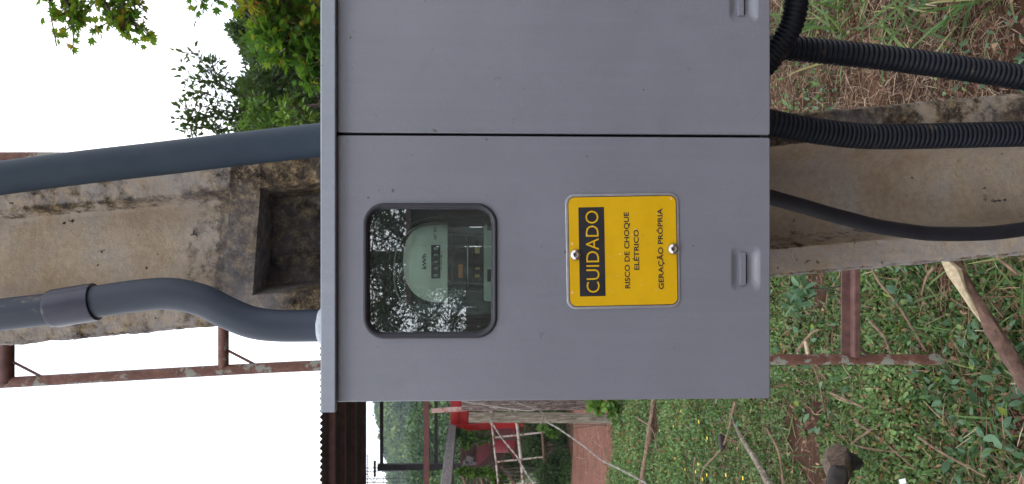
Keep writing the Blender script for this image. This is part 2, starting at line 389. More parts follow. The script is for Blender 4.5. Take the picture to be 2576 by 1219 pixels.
# ================================================================== THE SETTING
def hground(x, y):
    z = .02 * mn.noise(Vector((x * 1.7, y * 1.7, 3))) + .012 * mn.noise(Vector((x * 6, y * 6, 9)))
    fy = max(0.0, y - 90) / 170.0; fy = min(fy, 1.0); s = fy * fy * (3 - 2 * fy)
    return z * min(1, 40 / (abs(y) + 1)) + s * (25 + 5 * mn.noise(Vector((x * .012, y * .006, 0))) - .0 * x + 10 * min(1, max(-.6, (x + 62) / 60)))
xs = np.unique(np.concatenate([np.linspace(-6, 4, 101), np.linspace(-60, 60, 41), np.linspace(-900, 900, 41)]))
ys = np.unique(np.concatenate([np.linspace(-3, 14, 137), np.linspace(-60, 60, 41), np.linspace(60, 300, 31), np.linspace(-900, 1400, 24)]))
vs = [(x, y, hground(x, y)) for y in ys for x in xs]; nx = len(xs)
fs = [(j * nx + i, j * nx + i + 1, (j + 1) * nx + i + 1, (j + 1) * nx + i) for j in range(len(ys) - 1) for i in range(nx - 1)]
def soil():
    m, t, b = new_mat('red_brown_soil'); v = coords(t)
    c = ramp(t, noise(t, v, 3, 8, .7), [(.3, (.022, .012, .008)), (.5, (.062, .030, .018)), (.7, (.13, .062, .036))])
    far = N(t, 'ShaderNodeSeparateXYZ'); t.links.new(v, far.inputs[0])
    f = ramp(t, far.outputs['Y'], [(0, 0), (1, 1)])
    mr = N(t, 'ShaderNodeMapRange'); mr.inputs['From Min'].default_value = 12; mr.inputs['From Max'].default_value = 22
    t.links.new(far.outputs['Y'], mr.inputs['Value'])
    c = mixc(t, mr.outputs[0], c, (.045, .075, .025))
    t.links.new(c, b.inputs['Base Color']); b.inputs['Roughness'].default_value = .95; b.inputs['Specular IOR Level'].default_value = .15
    bump(t, b, noise(t, v, 60, 8, .75), .9, .012); return m
g = MB(); g.add(vs, fs); build(g, 'ground', soil(), smooth=True, recalc=False, org=Vector((0, 0, 0)), tagk=T(kind='structure'))

# red dirt road, a strip crossing from left to right
rx = np.linspace(-14, 10, 121); rys = np.linspace(0, 1, 25)
def road_y(x, t): return (8.9 + .25 * math.sin(x * .5) - .1 * (x + 3)) + t * (3.9 + .2 * math.sin(x * .7)) + .09 * mn.noise(Vector((x * 2.2, t * 30, 1)))
vs = []
for t in rys:
    for x in rx:
        y = road_y(x, t); vs.append((x, y, hground(x, y) * .4 + .03 - .035 * (min(t, 1 - t) < .02) + .016 * mn.noise(Vector((x * 1.1, t * 22, 4)))))
n_ = len(rx); fs = [(j * n_ + i, j * n_ + i + 1, (j + 1) * n_ + i + 1, (j + 1) * n_ + i) for j in range(24) for i in range(n_ - 1)]
def dirt():
    m, t, b = new_mat('red_dirt'); v = coords(t, (1, 1, 1))
    c = ramp(t, noise(t, v, 5, 9, .72), [(.3, (.10, .036, .020)), (.55, (.175, .064, .038)), (.75, (.26, .115, .07))])
    c = mixc(t, ramp(t, noise(t, coords(t, (8, 1.6, 1)), 7, 6, .7), [(.57, 0), (.66, .8)]), c, (.36, .18, .115))
    t.links.new(c, b.inputs['Base Color']); b.inputs['Roughness'].default_value = .95
    bump(t, b, noise(t, v, 30, 8, .7), .9, .02); return m
g = MB(); g.add(vs, fs); build(g, 'dirt_road', dirt(), smooth=True, recalc=False, tagk=T(kind='structure'))

# ------------------------------------------------------------------ haze: one closed box of thin air
hz = MB().box((0, 195, 34), (700, 470, 72)).v and MB().box((0, 195, 29.5), (700, 470, 61.5))
m = bpy.data.materials.new('haze_air'); m.use_nodes = True; t = m.node_tree; t.nodes.clear()
pv = t.nodes.new('ShaderNodeVolumePrincipled'); pv.inputs['Color'].default_value = (.78, .88, 1, 1); pv.inputs['Density'].default_value = .0006
o_ = t.nodes.new('ShaderNodeOutputMaterial'); t.links.new(pv.outputs[0], o_.inputs['Volume'])
HAZE = True
if HAZE: build(hz, 'haze', m, tagk=T(kind='stuff', label='thin pale haze in the air over the valley'))

# ------------------------------------------------------------------ far hill forest and nearer woodland
def crowns(name, spots, per, leafsize, mat, tagk, flat=.8):
    Os, Ds, Ns, Rn, Sz = [], [], [], [], []
    for (x, y, z, r) in spots:
        d = unit(rng.normal(size=(per, 3))); d[:, 2] = np.abs(d[:, 2]) * .95 - .12
        lump = 1 + .22 * np.array([mn.noise(Vector((a[0] * 2.3 + x, a[1] * 2.3 + y, a[2] * 2.3))) for a in d])
        Os.append(np.array([x, y, z]) + d * (r * lump * rng.uniform(.82, 1.03, per))[:, None] * np.array([1, 1, flat]))
        Ds.append(unit(d * .5 + rng.normal(size=(per, 3)))); Ns.append(unit(d + rng.normal(size=(per, 3)) * .55))
        base = rng.uniform(0, .95); Rn.append(np.clip(base + rng.normal(size=per) * .14 + .12 * d[:, 2], 0, 1)); Sz.append(np.full(per, leafsize) * rng.uniform(.7, 1.5, per))
    return leaves(name, np.concatenate(Os), np.concatenate(Ds), np.concatenate(Ns), np.concatenate(Sz), 'diam', mat, None, tagk, np.concatenate(Rn))
sp = []
for i in range(520):
    y = rng.uniform(120, 262); x = y * rng.uniform(-.42, -.10); r = rng.uniform(3.0, 5.5)
    sp.append((x, y, hground(x, y) + r * .7, r))
crowns('hillside_forest', sp, 900, .75, M['leaf_hill'], T(kind='stuff', label='hazy forested hillside far beyond the shed'))
sp = []
for i in range(60):
    y = rng.uniform(34, 62); x = y * rng.uniform(-.46, -.09); r = rng.uniform(1.5, 2.9)
    top = 1.5 + y * rng.uniform(.04, .105) - r * .8
    for k in range(3):
        sp.append((x + rng.uniform(-.8, .8), y + rng.uniform(-.8, .8), top - k * r * 1.1, r * (1 + .15 * k)))
crowns('green_woodland', sp, 1300, .20, M['leaf_hill'], T(kind='stuff', label='dark green woodland behind the farm machine and timber beam'))

# ------------------------------------------------------------------ weeds, grass and litter on the ground
def gpts(n, x0, x1, y0, y1, wedge=None, near=1.0):
    y = y0 + (y1 - y0) * rng.random(n) ** near
    if wedge: x = y * rng.uniform(wedge[0], wedge[1], n)
    else: x = rng.uniform(x0, x1, n)
    return x, y
def patchy(x, y, s, seed):
    return np.array([mn.noise(Vector((a * s, b * s, seed))) for a, b in zip(x, y)])
def gz(x, y): return np.array([hground(a, b) for a, b in zip(x, y)])
# small creeping weeds, left side
def weeds(name, n, wedge, y0, y1, near, size, hmax, mat, shape, label, thr=-.25, up=.9, s=1.3, seed=5, xs_=None):
    x, y = gpts(n, -5, .5, y0, y1, wedge, near) if xs_ is None else gpts(n, xs_[0], xs_[1], y0, y1, None, near)
    p = patchy(x, y, s, seed) + .4 * patchy(x, y, s * 4, seed + 1); k = p > thr; x, y, p = x[k], y[k], p[k]
    h = hmax * np.clip(.25 + p, .1, 1) * rng.random(len(x)) ** .6
    O = np.stack([x, y, gz(x, y) + h], 1)
    D = rdir(len(x), .25); Nn = rdir(len(x), up, .45)
    return leaves(name, O, D, Nn, (size[0] + (size[1] - size[0]) * rng.random(len(x)) ** 1.6 * 1.25), shape, mat, None, T(kind='stuff', label=label), np.clip(.46 + .35 * p + rng.normal(size=len(x)) * .30, 0, 1))
weeds('creeping_weeds', 95000, (-.44, .05), 2.0, 5.2, 1.0, (.010, .026), .07, M['leaf_weed'], 'leaf', 'low creeping green weeds covering the ground behind the pole', thr=-.30, up=.6)
weeds('creeping_weeds', 110000, (-.44, .05), 4.6, 9.0, .9, (.018, .036), .11, M['leaf_weed'], 'diam', 'green weeds between the fence post and the cabinet', thr=-.35)
weeds('creeping_weeds', 9000, None, 1.0, 9, 1.0, (.02, .05), .10, M['leaf_weed'], 'diam', 'green weeds outside the left edge', xs_=(-6, -1.2))
weeds('creeping_weeds', 9000, None, 3.2, 9, 1.0, (.02, .05), .12, M['leaf_weed'], 'diam', 'green weeds right of the pole', xs_=(.2, 4))
weeds('broad_leaf_weeds', 800, (-.45, -.10), 1.75, 2.7, 1.0, (.022, .044), .12, M['leaf_broad'], 'leaf', 'larger grey-green leaved weeds near the foot of the rusty frame', thr=-.05, seed=20, up=.35)
weeds('broad_leaf_weeds', 900, (-.45, -.02), 2.4, 6.0, 1.0, (.022, .045), .13, M['leaf_broad'], 'leaf', 'scattered broad leaved weeds in the green cover', thr=.05, seed=31, up=.7)
# right side: little weeds on bare soil
x, y = gpts(1400, 0, 0, 1.7, 3.6, (.12, .40)); p = patchy(x, y, 2.6, 40); keep = p > .12; x, y, p = x[keep], y[keep], p[keep]
leaves('sprouting_weeds', np.stack([x, y, gz(x, y) + rng.random(len(x)) * .07], 1), rdir(len(x), .3), rdir(len(x), .9, .5), rng.uniform(.014, .03, len(x)), 'leaf', M['leaf_broad'], None, T(kind='stuff', label='small green sprouts on the bare soil under the corrugated conduits'))
# grass blades
def blades(name, n, xy, L, mat, label, lean=.9, h0=0., shape='blade', flat=False, rndf=None):
    x, y = xy(n); n = len(x)
    O = np.stack([x, y, gz(x, y) + h0 + rng.random(n) * .012], 1)
    D = rng.normal(size=(n, 3)); D[:, 2] = np.abs(rng.normal(size=n)) * (0.12 if flat else lean)
    Nn = rdir(n, .8, .4); return leaves(name, O, D, Nn, rng.uniform(L[0], L[1], n), shape, mat, None, T(kind='stuff', label=label), rndf)
def clump(n, cxy, rad):
    c = np.array(cxy); k = rng.integers(0, len(c), n); a = rng.normal(size=(n, 2)) * rad
    return c[k, 0] + a[:, 0], c[k, 1] + a[:, 1]
gr = [tuple(G(u, v)[:2]) for u, v in ((2180, 20), (2260, 50), (2330, -20), (2150, -60), (2420, 30), (2060, 30), (2500, -40), (2300, 90), (1990, 60), (2120, 70))]
blades('grass_tufts', 300, lambda n: clump(n, gr, .05), (.08, .22), M['grass'], 'long green grass blades beside the upper corrugated conduit', lean=.8)
blades('grass_tufts', 700, lambda n: (lambda x, y: (x, y))(*gpts(n, 0, 0, 2.0, 5.5, (-.40, -.02))), (.05, .14), M['grass'], 'thin grass blades standing among the creeping weeds', lean=1.0)
gl_ = [tuple(G(u, v)[:2]) for u, v in ((2400, 655), (2450, 650), (2500, 640), (2540, 640), (1990, 730), (2020, 760))]
blades('grass_tufts', 120, lambda n: clump(n, gl_, .03), (.06, .14), M['grass'], 'short grass at the left foot of the concrete pole', lean=.8)
# straw and litter
blades('dry_straw', 15000, lambda n: gpts(n, 0, 0, 2.1, 4.3, (.06, .36), 1.0), (.010, .06), M['straw'], 'cut dry straw scattered over the soil', flat=True, shape='straw', h0=.004)
blades('dry_straw', 900, lambda n: gpts(n, 0, 0, 2.4, 4.4, (.08, .36)), (.05, .13), M['straw'], 'longer dry stalks in the straw', flat=True, shape='straw', h0=.012)
blades('dry_straw', 3800, lambda n: gpts(n, 0, 0, 1.9, 8.5, (-.42, .05), 1.0), (.02, .085), M['straw'], 'dry straw and stems among the creeping weeds', flat=True, shape='straw', h0=.03)
blades('root_stems', 6500, lambda n: gpts(n, 0, 0, 1.9, 8.0, (-.42, .05), 1.0), (.03, .11), M['root'], 'brown rooty stems tangled among the weeds', flat=True, shape='straw', h0=.02)
blades('dry_straw', 1600, lambda n: gpts(n, -4, -.5, 9.2, 12.4), (.03, .14), M['straw'], 'straw scattered on the red dirt road', flat=True, shape='straw', h0=.03)
x, y = gpts(3600, 0, 0, 1.9, 5.5, (-.40, .38), 1.2)
leaves('leaf_litter', np.stack([x, y, gz(x, y) + .006 + rng.random(len(x)) * .03], 1), rdir(len(x), 0.1), rdir(len(x), .9, .5), rng.uniform(.010, .030, len(x)), 'leaf', M['litter'], None, T(kind='stuff', label='brown dead leaves lying between the weeds'))

# ------------------------------------------------------------------ fallen branches and twigs
def branch_mb(pts, r0, r1, n=10, wob=.35, step=.03):
    p = resample(smoothpath(pts, 8), step); m = len(p)
    return MB().tube(p, [r0 + (r1 - r0) * i / (m - 1) for i in range(m)], n, wob=wob)
a, b_, c = G(2385, 640, .10), G(2480, 800, .08), G(2640, 1060, .07)
a0 = G(2330, 560, .10)
root = empty('fallen_branch', (a.x, a.y, 0), 'thick red-brown branch with a strip of torn pale wood, beside the foot of the pole', 'branch')
build(branch_mb([a0, a, b_, c], .015, .022, 12, .3, .015), 'branch_wood', M['bark'], root, smooth=True)
tv = MB().tube([a + Vector((-.012, .022, .006)), G(2408, 690, .115), G(2425, 730, .11), G(2450, 778, .10), G(2478, 822, .09)], [.009, .019, .012, .007, .003], 9, wob=1.1)
build(tv, 'torn_wood', M['torn'], root, smooth=True)
build(branch_mb([G(1600, 1290, .10), G(1612, 1219, .08), G(1630, 1110, .05), G(1646, 1000, .04), G(1655, 900, .03)], .022, .018, 8), 'long_stick', M['stick'], smooth=True,
      tagk=T('long straight pale brown stick lying across the weeds near the dirt road', 'stick'))
build(branch_mb([G(1838, 1046, .03), G(1870, 1110, .05), G(1905, 1165, .07), G(1962, 1270, .09)], .007, .021, 9, .3), 'weathered_log', M['post'], smooth=True,
      tagk=T('grey-brown weathered log tapering to a point in the weeds, below the cabinet corner', 'log'))
root = empty('charred_stub', tuple(G(2130, 1219)), 'charred wooden stub with a swollen pale brown end, lying in the weeds', 'log')
s0, s1, s2 = P(2106, 1235, 2.62), P(2108, 1190, 2.72), P(2112, 1140, 2.86)
build(branch_mb([P(2090, 1330, 2.5), s0, s1], .034, .036, 14, .3, .01), 'charred_shaft', M['char'], root, smooth=True)
hd = MB(); hp = resample(smoothpath([s1 + Vector((-.004, -.01, 0)), P(2110, 1172, 2.77), P(2112, 1148, 2.83), P(2126, 1132, 2.86)], 8), .006); mm = len(hp)
hd.tube(hp, [.040 + .016 * math.sin(math.pi * min(1, (i / (mm - 1)) * 1.15)) - .03 * max(0, i / (mm - 1) - .8) / .2 for i in range(mm)], 16, wob=.25)
build(hd, 'swollen_end', M['furwood'], root, smooth=True)
build(branch_mb([P(2122, 1165, 2.75), P(2140, 1166, 2.77), P(2156, 1170, 2.80)], .036, .022, 12, .5, .008), 'dark_hollow', M['char'], root, smooth=True)
for (pts, r, lab) in [
    ([(2350, 672), (2330, 700), (2318, 745)], .005, 'thin twig lying at the left foot of the concrete pole'), ([(2168, 600), (2205, 700), (2260, 770), (2330, 885)], .006, 'long thin brown twig leaning through the weeds beside the rusty upright'),
    ([(1850, 1011), (1820, 1120), (1765, 1190), (1775, 1260)], .008, 'thin bent brown twig crossing the weeds between the stick and the grey log'),
    ([(1695, 1010), (1722, 1065), (1738, 1080)], .009, 'short brown stick close under the cabinet edge'),
    ([(2190, 810), (2225, 850), (2240, 890)], .007, 'curved red-brown twig right of the rusty frame corner'),
    ([(2005, 884), (2040, 840), (2060, 830)], .007, 'dark short stick tilted against the rusty upright'),
    ([(2560, 690), (2500, 640), (2470, 600)], .005, 'thin twig half hidden behind the torn branch and the pole'), ([(2540, 820), (2510, 870), (2516, 900)], .007, 'small forked twig below the thick torn branch'),
    ([(2230, 1060), (2180, 1090), (2150, 1120), (2260, 1140)], .005, 'crooked twig zigzagging through the weeds toward the charred stub'), ([(2150, 1060), (2220, 1110), (2300, 1180)], .005, 'straight thin twig pointing at the white scrap'),
    ([(2090, 990), (2160, 1020), (2210, 1040), (2270, 1028)], .006, 'wavy brown twig lying parallel to the rusty upright'), ([(1930, 1080), (1960, 1140), (1970, 1219)], .008, 'pale crooked twig just right of the grey weathered log'),
    ([(2040, 905), (2060, 960), (2075, 1035)], .006, 'twig starting under the rusty upright near the cabinet corner'), ([(1600, 1050), (1640, 1080), (1655, 1140)], .008, 'thin twig crossing the long straight brown stick'), ([(2310, 1100), (2370, 1140), (2480, 1200)], .005, 'thin twig among the broad leaved weeds beyond the rusty upright'),
    ([(1750, 1150), (1745, 1180), (1750, 1219)], .007, 'short upright twig among the yellow flowers')]:
    zz = .045
    o = build(branch_mb([G(u, v, zz + .02 * random.random()) for u, v in pts], r, r * .6, 6, .3, .03), 'twig', M['twig'], smooth=True,
              tagk=T(lab or 'thin dry brown twig lying loose in the green weeds', 'twig', 'dry twigs lying in the weeds'))
for u, v, a in ((2030, 880, .35),):
    q = G(u, v, .06); build(MB().box(q, (.075, .02, .012), Matrix.Rotation(.5, 3, 'Z')), 'wood_chip', M['torn'], bevel=.004, tagk=T('split pale wood chip lying by the rusty upright', 'wood chip'))
q = G(1815, 1112, .05); build(MB().box(q, (.09, .045, .03), Matrix.Rotation(.4, 3, 'Z')), 'charred_chip', M['char'], bevel=.008, tagk=T('small black burnt piece of wood in the weeds between two brown twigs', 'wood chip'))
q = G(2271, 1212, .08); build(MB().box(q, (.016, .024, .003), Matrix.Rotation(.5, 3, 'Z') @ Matrix.Rotation(.5, 3, 'X')), 'paper_scrap', plain('white_scrap', (.7, .72, .74), .6), tagk=T('small white scrap lying on the dark green leaves', 'scrap'))
def flower(q, s):
    mb = MB()
    for k in range(5):
        a = k * 1.257; d = Vector((math.cos(a), math.sin(a), .35)).normalized(); e = Vector((-math.sin(a), math.cos(a), 0))
        mb.add([q, q + d * s * .6 + e * s * .42, q + d * s, q + d * s * .6 - e * s * .42], [(0, 1, 2, 3)])
    return mb
f0 = None
for u, v in [(1757, 1168), (1724, 1182), (1751, 1188), (1779, 1196), (1768, 1206), (1827, 1196), (1870, 1204), (1759, 1062), (1699, 1154), (1714, 1035), (1695, 1073), (1780, 1103), (1660, 1084)]:
    q = G(u, v, .10); o = build(flower(q, .014 if u > 1740 else .012), 'yellow_flower', M['petal'], recalc=False, tagk=T('small yellow wildflower among the green weeds near the fence posts', 'flower', 'yellow flowers in the weeds'))

# ================================================================== RUSTY SCAFFOLD FRAME
root = empty('scaffold_frame', tuple(G(2420, 905)), 'rusty steel ladder frame with flaking pale green paint, standing behind the concrete pole', 'frame')
YF = 2.42
up_l = [P(-260, 975, YF), P(0, 964, YF), P(400, 941, YF), P(808, 920, YF), P(1200, 909, YF), P(1940, 905, YF), P(2470, 905, YF)]
build(MB().tube(resample(smoothpath(up_l, 6), .05), .0168, 16), 'upright', M['rust'], root, smooth=True)
up_r = [P(-260, 405, YF), P(0, 397, YF), P(400, 400, YF), P(808, 408, YF), P(1940, 440, YF), P(2470, 450, YF)]
build(MB().tube(resample(smoothpath(up_r, 6), .05), .0168, 16), 'upright', M['rust'], root, smooth=True)
def xb(u, va, vb, r, mat): return build(MB().tube([P(u, va, YF), P(u, vb, YF)], r, 14), 'crossbar', mat, root, smooth=True)
xb(562, 930, 402, .0165, M['rust']); xb(14, 964, 410, .024, M['rust_plain'])
q0, q1 = P(2135, 897, YF), P(2135, 455, YF)
ab = MB().bar(q0, q1, .040, .006, up=(0, 1, 0)); 
ab = MB(); ab.box((q0 + q1) / 2 + Vector((0, 0, .012)), ((q1 - q0).length, .006, .026)); ab.box((q0 + q1) / 2 + Vector((0, -.016, -.004)), ((q1 - q0).length, .034, .006)); ab.box((q0 + q1) / 2 + Vector((0, -.032, -.012)), ((q1 - q0).length, .006, .018))
build(ab, 'crossbar', M['rust_plain'], root, bevel=.0015)
for (u0, v0, u1, v1) in ((572, 882, 642, 918), (34, 912, 108, 950), (2150, 868, 2190, 898)):
    build(MB().tube([P(u0, v0, YF), P(u1, v1, YF)], .0045, 8), 'brace', M['rust_plain'], root, smooth=True)

# ================================================================== CONCRETE POLE
YP = 1.30
z_rt, z_rb = P(566, 600, YP).z, P(645, 600, YP).z           # rib
z_recb = P(1100, 600, YP).z                                # bottom of the deep recess
za, zb = P(560, 0, YP).z, P(1950, 0, YP).z
def pole_cx(z):
    xa, xb_ = P(560, 616, YP).x, P(1950, 493, YP).x
    return xa + (xb_ - xa) * (z - za) / (zb - za)
def sst(a, b, x):
    t = min(1, max(0, (x - a) / (b - a))); return t * t * (3 - 2 * t)
zs = []
z = -.1
while z < 3.6:
    zs.append(z); z += .006 if (.55 < z < 2.35) else .03
zs = sorted(set(zs + [z_rb - .001, z_rb + .001, z_rt - .001, z_rt + .001])); nt_ = 64
V, gr_, li_ = [], [], []
for z in zs:
    cx = pole_cx(z); hw = .1375 + .0035 * (1.8 - z)
    tilt = (z_rt - z_rb)
    for k in range(nt_ + 1):
        t = -1 + 2 * k / nt_
        zt = z
        zg = z - .010 * t * (1 - sst(.05, .35, abs(z - z_rt)))   # rib sits a little askew
        fl = .66
        e = abs(t)
        if zt > z_rt: D, wd = .030, .13
        elif zt > z_rb: D, wd = .004, .06
        elif zt > z_recb: D, wd = .095, .10
        else: D, wd = .075, (.42 - .1 * sst(.6, 1.1, z)) if t > 0 else .16
        if D < .04 and zt > z_rt: D *= (1 - .6 * (1 - sst(0, .5, 1 - e)) * 0)
        dep = D * (1 - sst(fl - wd, fl, e))
        corner = .010 * sst(.955, 1.0, e) ** 2
        x = cx + t * hw; nz_ = mn.noise(Vector((x * 30, z * 30, 2))); nf = mn.noise(Vector((x * 130, z * 130, 7)))
        rough_amt = .0022 if (e > .66 or z_rb - .3 < zt < z_rt + .03) else .0006
        y = YP + dep + corner + rough_amt * (nz_ + .7 * nf)
        ex = (.003 * mn.noise(Vector((z * 25, t * 2, 5))) + .002 * mn.noise(Vector((z * 90, t, 8)))) if e > .98 else 0
        V.append(Vector((x + ex * (1 if t > 0 else -1), y, zg)))
        gm = 0.02
        if zt < z_rt + .02 and zt > z_recb: gm = .72 + (.12 if zt < z_rb else 0)  # grime round the rib, plus the recess's shade painted in below it
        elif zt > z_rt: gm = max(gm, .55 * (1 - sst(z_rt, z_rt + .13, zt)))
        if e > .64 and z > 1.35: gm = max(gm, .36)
        if t > .62 and z < 1.2: gm = max(gm, .56 + .3 * sst(.7, 1.05, z))  # right flange: shade under the cabinet painted in, darker toward it
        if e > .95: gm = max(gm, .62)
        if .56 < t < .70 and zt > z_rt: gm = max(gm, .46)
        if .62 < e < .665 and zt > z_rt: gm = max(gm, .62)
        if t < 0 and .45 < e < .66 and .8 < z < 1.2: gm = max(gm, .30 + .3 * sst(.9, 1.1, z))  # painted shade in the web's left corner, deepening toward the cabinet
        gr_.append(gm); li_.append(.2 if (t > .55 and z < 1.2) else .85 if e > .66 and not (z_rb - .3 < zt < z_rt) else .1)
    for t in (1, .62, .5, -.5, -.62, -1):                      # back of the H section
        d = .20 if abs(t) > .55 else .13
        V.append(Vector((cx + t * hw, YP + d, z))); gr_.append(.4); li_.append(.3)
ring = nt_ + 1 + 6; Fc = []
for j in range(len(zs) - 1):
    for k in range(ring): Fc.append((j * ring + k, j * ring + (k + 1) % ring, (j + 1) * ring + (k + 1) % ring, (j + 1) * ring + k))
Fc += [tuple(range(ring - 1, -1, -1)), tuple((len(zs) - 1) * ring + k for k in range(ring))]
pm = MB(); pm.v = V; pm.f = Fc
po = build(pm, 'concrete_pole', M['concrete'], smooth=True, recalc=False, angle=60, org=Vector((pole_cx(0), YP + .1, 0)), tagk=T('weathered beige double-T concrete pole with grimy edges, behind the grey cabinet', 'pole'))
for nm, arr in (('grime_shade', gr_), ('lichen', li_)):
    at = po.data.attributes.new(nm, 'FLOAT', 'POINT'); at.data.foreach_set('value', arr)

# ================================================================== CABINET
YB = 1.06
PX = YB / F                                # metres per picture pixel on the door plane
def X(v): return P(1288, v, YB).x
def Z(u): return P(u, 609, YB).z
xL, xS0, xS1, xR = X(1009), X(343), X(336.5), X(-331)
zT, zB = Z(846), Z(1938)
cab = empty('electrical_cabinet', ((xL + xR) / 2, YB + .10, zB), 'grey painted steel meter cabinet with two doors, a window and a yellow warning sign', 'cabinet')
YD = YB + .22
bm_ = MB(); th = .002
ix = .004
for c, s in (((xL + ix, YB + .115, (zT + zB) / 2 + .002), (th, .19, zT - zB - .008)), ((xR - ix, YB + .115, (zT + zB) / 2 + .002), (th, .19, zT - zB - .008)),
             (((xL + xR) / 2, YB + .115, zB + .006), (xR - xL - .012, .19, th)), (((xL + xR) / 2, YB + .115, zT - .004), (xR - xL - .012, .19, th)),
             (((xL + xR) / 2, YB + .2125, (zT + zB) / 2), (xR - xL - .006, th, zT - zB - .004)), (((xS0 + xS1) / 2, YB + .12, (zT + zB) / 2), (.004, .17, zT - zB - .02))):
    bm_.box(c, s)
build(bm_, 'cabinet_body', M['cabinet'], cab)
# dark strip set in for the shade behind the seam and under the lid
gb = MB(); gb.box(((xS0 + xS1) / 2, YB + .022, (zT + zB) / 2), (.02, .004, zT - zB - .01)); gb.box(((xL + xR) / 2, YB + .014, zT - .001), (xR - xL - .02, .004, .012))
build(gb, 'seam_shade', M['rubber'], cab)
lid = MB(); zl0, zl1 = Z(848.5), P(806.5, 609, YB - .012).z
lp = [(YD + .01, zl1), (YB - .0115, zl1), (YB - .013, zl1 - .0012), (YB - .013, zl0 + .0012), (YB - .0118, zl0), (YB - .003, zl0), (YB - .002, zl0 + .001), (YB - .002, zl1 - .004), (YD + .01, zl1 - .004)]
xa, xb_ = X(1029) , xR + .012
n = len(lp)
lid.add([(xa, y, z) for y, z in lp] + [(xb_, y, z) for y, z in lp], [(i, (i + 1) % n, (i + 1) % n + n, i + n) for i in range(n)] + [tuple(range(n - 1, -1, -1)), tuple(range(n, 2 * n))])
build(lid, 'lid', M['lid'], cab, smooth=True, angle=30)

def door(x0, x1, win, latch):
    """folded sheet door with a pressed latch dish and, for one, a window hole"""
    bm = bmesh.new(); org = ORG[cab.name]
    def loop(pts, y): return [bm.verts.new(Vector((p[0], y, p[1])) - org) for p in pts]
    def edges(l): return [bm.edges.new((l[i], l[(i + 1) % len(l)])) for i in range(len(l))]
    cx, cz, w_, h_ = (x0 + x1) / 2, (zT + zB) / 2, x1 - x0, zT - zB
    out = loop(rrect(cx, cz, w_ - .003, h_ - .003, .002, 3), YB); allE = edges(out)
    holes = []
    if win: hl = loop(rrect(*win, 12), YB); holes.append(hl); allE += edges(hl)
    lc, lz, lw, lh = latch
    dl = loop(rrect(lc, lz, lw, lh, .010, 8), YB); allE += edges(dl)
    r = bmesh.ops.triangle_fill(bm, edges=allE, use_beauty=True, use_dissolve=False)
    def bridge(a, b, sm=True):
        n = len(a)
        for i in range(n):
            f = bm.faces.new((a[i], a[(i + 1) % n], b[(i + 1) % n], b[i])); f.smooth = sm
    # folded edges
    o1 = loop(rrect(cx, cz, w_ - .0008, h_ - .0008, .0026, 3), YB + .0008); o2 = loop(rrect(cx, cz, w_, h_, .003, 3), YB + .0024); o3 = loop(rrect(cx, cz, w_, h_, .003, 3), YB + .016); o4 = loop(rrect(cx, cz, w_ - .004, h_ - .004, .003, 3), YB + .016)
    bridge(out, o1); bridge(o1, o2); bridge(o2, o3); bridge(o3, o4)
    # pressed dish: soft shoulders at the top and bottom
    prev = dl
    for g_, dz in ((.0025, .0008), (.006, .0030), (.0095, .0052), (.0125, .0060)):
        cur = loop(rrect(lc, lz, lw - g_ * 3.2, lh - 2 * g_, max(.002, .010 - g_ * .5), 8), YB + dz); bridge(prev, cur); prev = cur
    f = bm.faces.new(prev)
    if win:
        h2 = loop(rrect(win[0], win[1], win[2], win[3], win[4], 12), YB + .0015); bridge(holes[0], h2, False)
    bmesh.ops.recalc_face_normals(bm, faces=bm.faces)
    me = bpy.data.meshes.new('door'); bm.to_mesh(me); bm.free(); me.materials.append(M['cabinet'])
    o = link('door', me, cab, None)
    # the latch tab: a folded tongue with a dark slot below
    ym = YB + .006
    tb = MB().prism(rrect(lc, lz + .0035, lw * .70, .0085, .0012, 3), ym - .0052, ym + .0015)
    build(tb, 'latch_tab', M['cabinet'], o, bevel=.0008)
    sl_ = MB().prism(rrect(lc - .0008, lz - .0019, lw * .72, .0026, .001, 3), ym - .0016, ym + .001)
    build(sl_, 'latch_slot', M['dark'], o)
    return o
wcx, wcz = (X(512) + X(851)) / 2, (Z(914) + Z(1251)) / 2
ww, wh = X(512) - X(851), Z(914) - Z(1251)
win = (wcx, wcz, ww - .006, wh - .006, .026)
lh_ = Z(1838) - Z(1914); lw_ = X(618) - X(738)
dL = door(xL, xS0, win, ((X(618) + X(738)) / 2, (Z(1838) + Z(1914)) / 2, lw_, lh_))
dL['label'] = 'left door with a window and warning sign'
dR = door(xS1, xR, None, (X(-12), (Z(1832) + Z(1910)) / 2, lw_ + .004, lh_))
dR['label'] = 'plain right door'
# gasket
gk = MB()
def rl(dw, y, r): return [Vector((x, y, z)) for x, z in rrect(wcx, wcz, ww + dw, wh + dw, r, 12)]
gk.rings([rl(0, YB + .0002, .029), rl(-.0012, YB - .0026, .0285), rl(-.004, YB - .0038, .027), rl(-.009, YB - .0034, .0245), rl(-.0135, YB - .0014, .0225), rl(-.0165, YB + .0022, .021), rl(-.0165, YB + .009, .021)])
build(gk, 'window_gasket', M['rubber'], dL, smooth=True, angle=80)
m, t, b = new_mat('window_glass')
tr = N(t, 'ShaderNodeBsdfTransparent'); tr.inputs[0].default_value = (.90, .98, .95, 1)
gs = N(t, 'ShaderNodeBsdfGlossy', Roughness=.004); gs.inputs[0].default_value = (.97, .98, 1, 1)
ms = N(t, 'ShaderNodeMixShader'); ms.inputs[0].default_value = .18
t.links.new(tr.outputs[0], ms.inputs[1]); t.links.new(gs.outputs[0], ms.inputs[2])
df = N(t, 'ShaderNodeBsdfDiffuse'); df.inputs[0].default_value = (.62, .68, .66, 1); m2 = N(t, 'ShaderNodeMixShader')
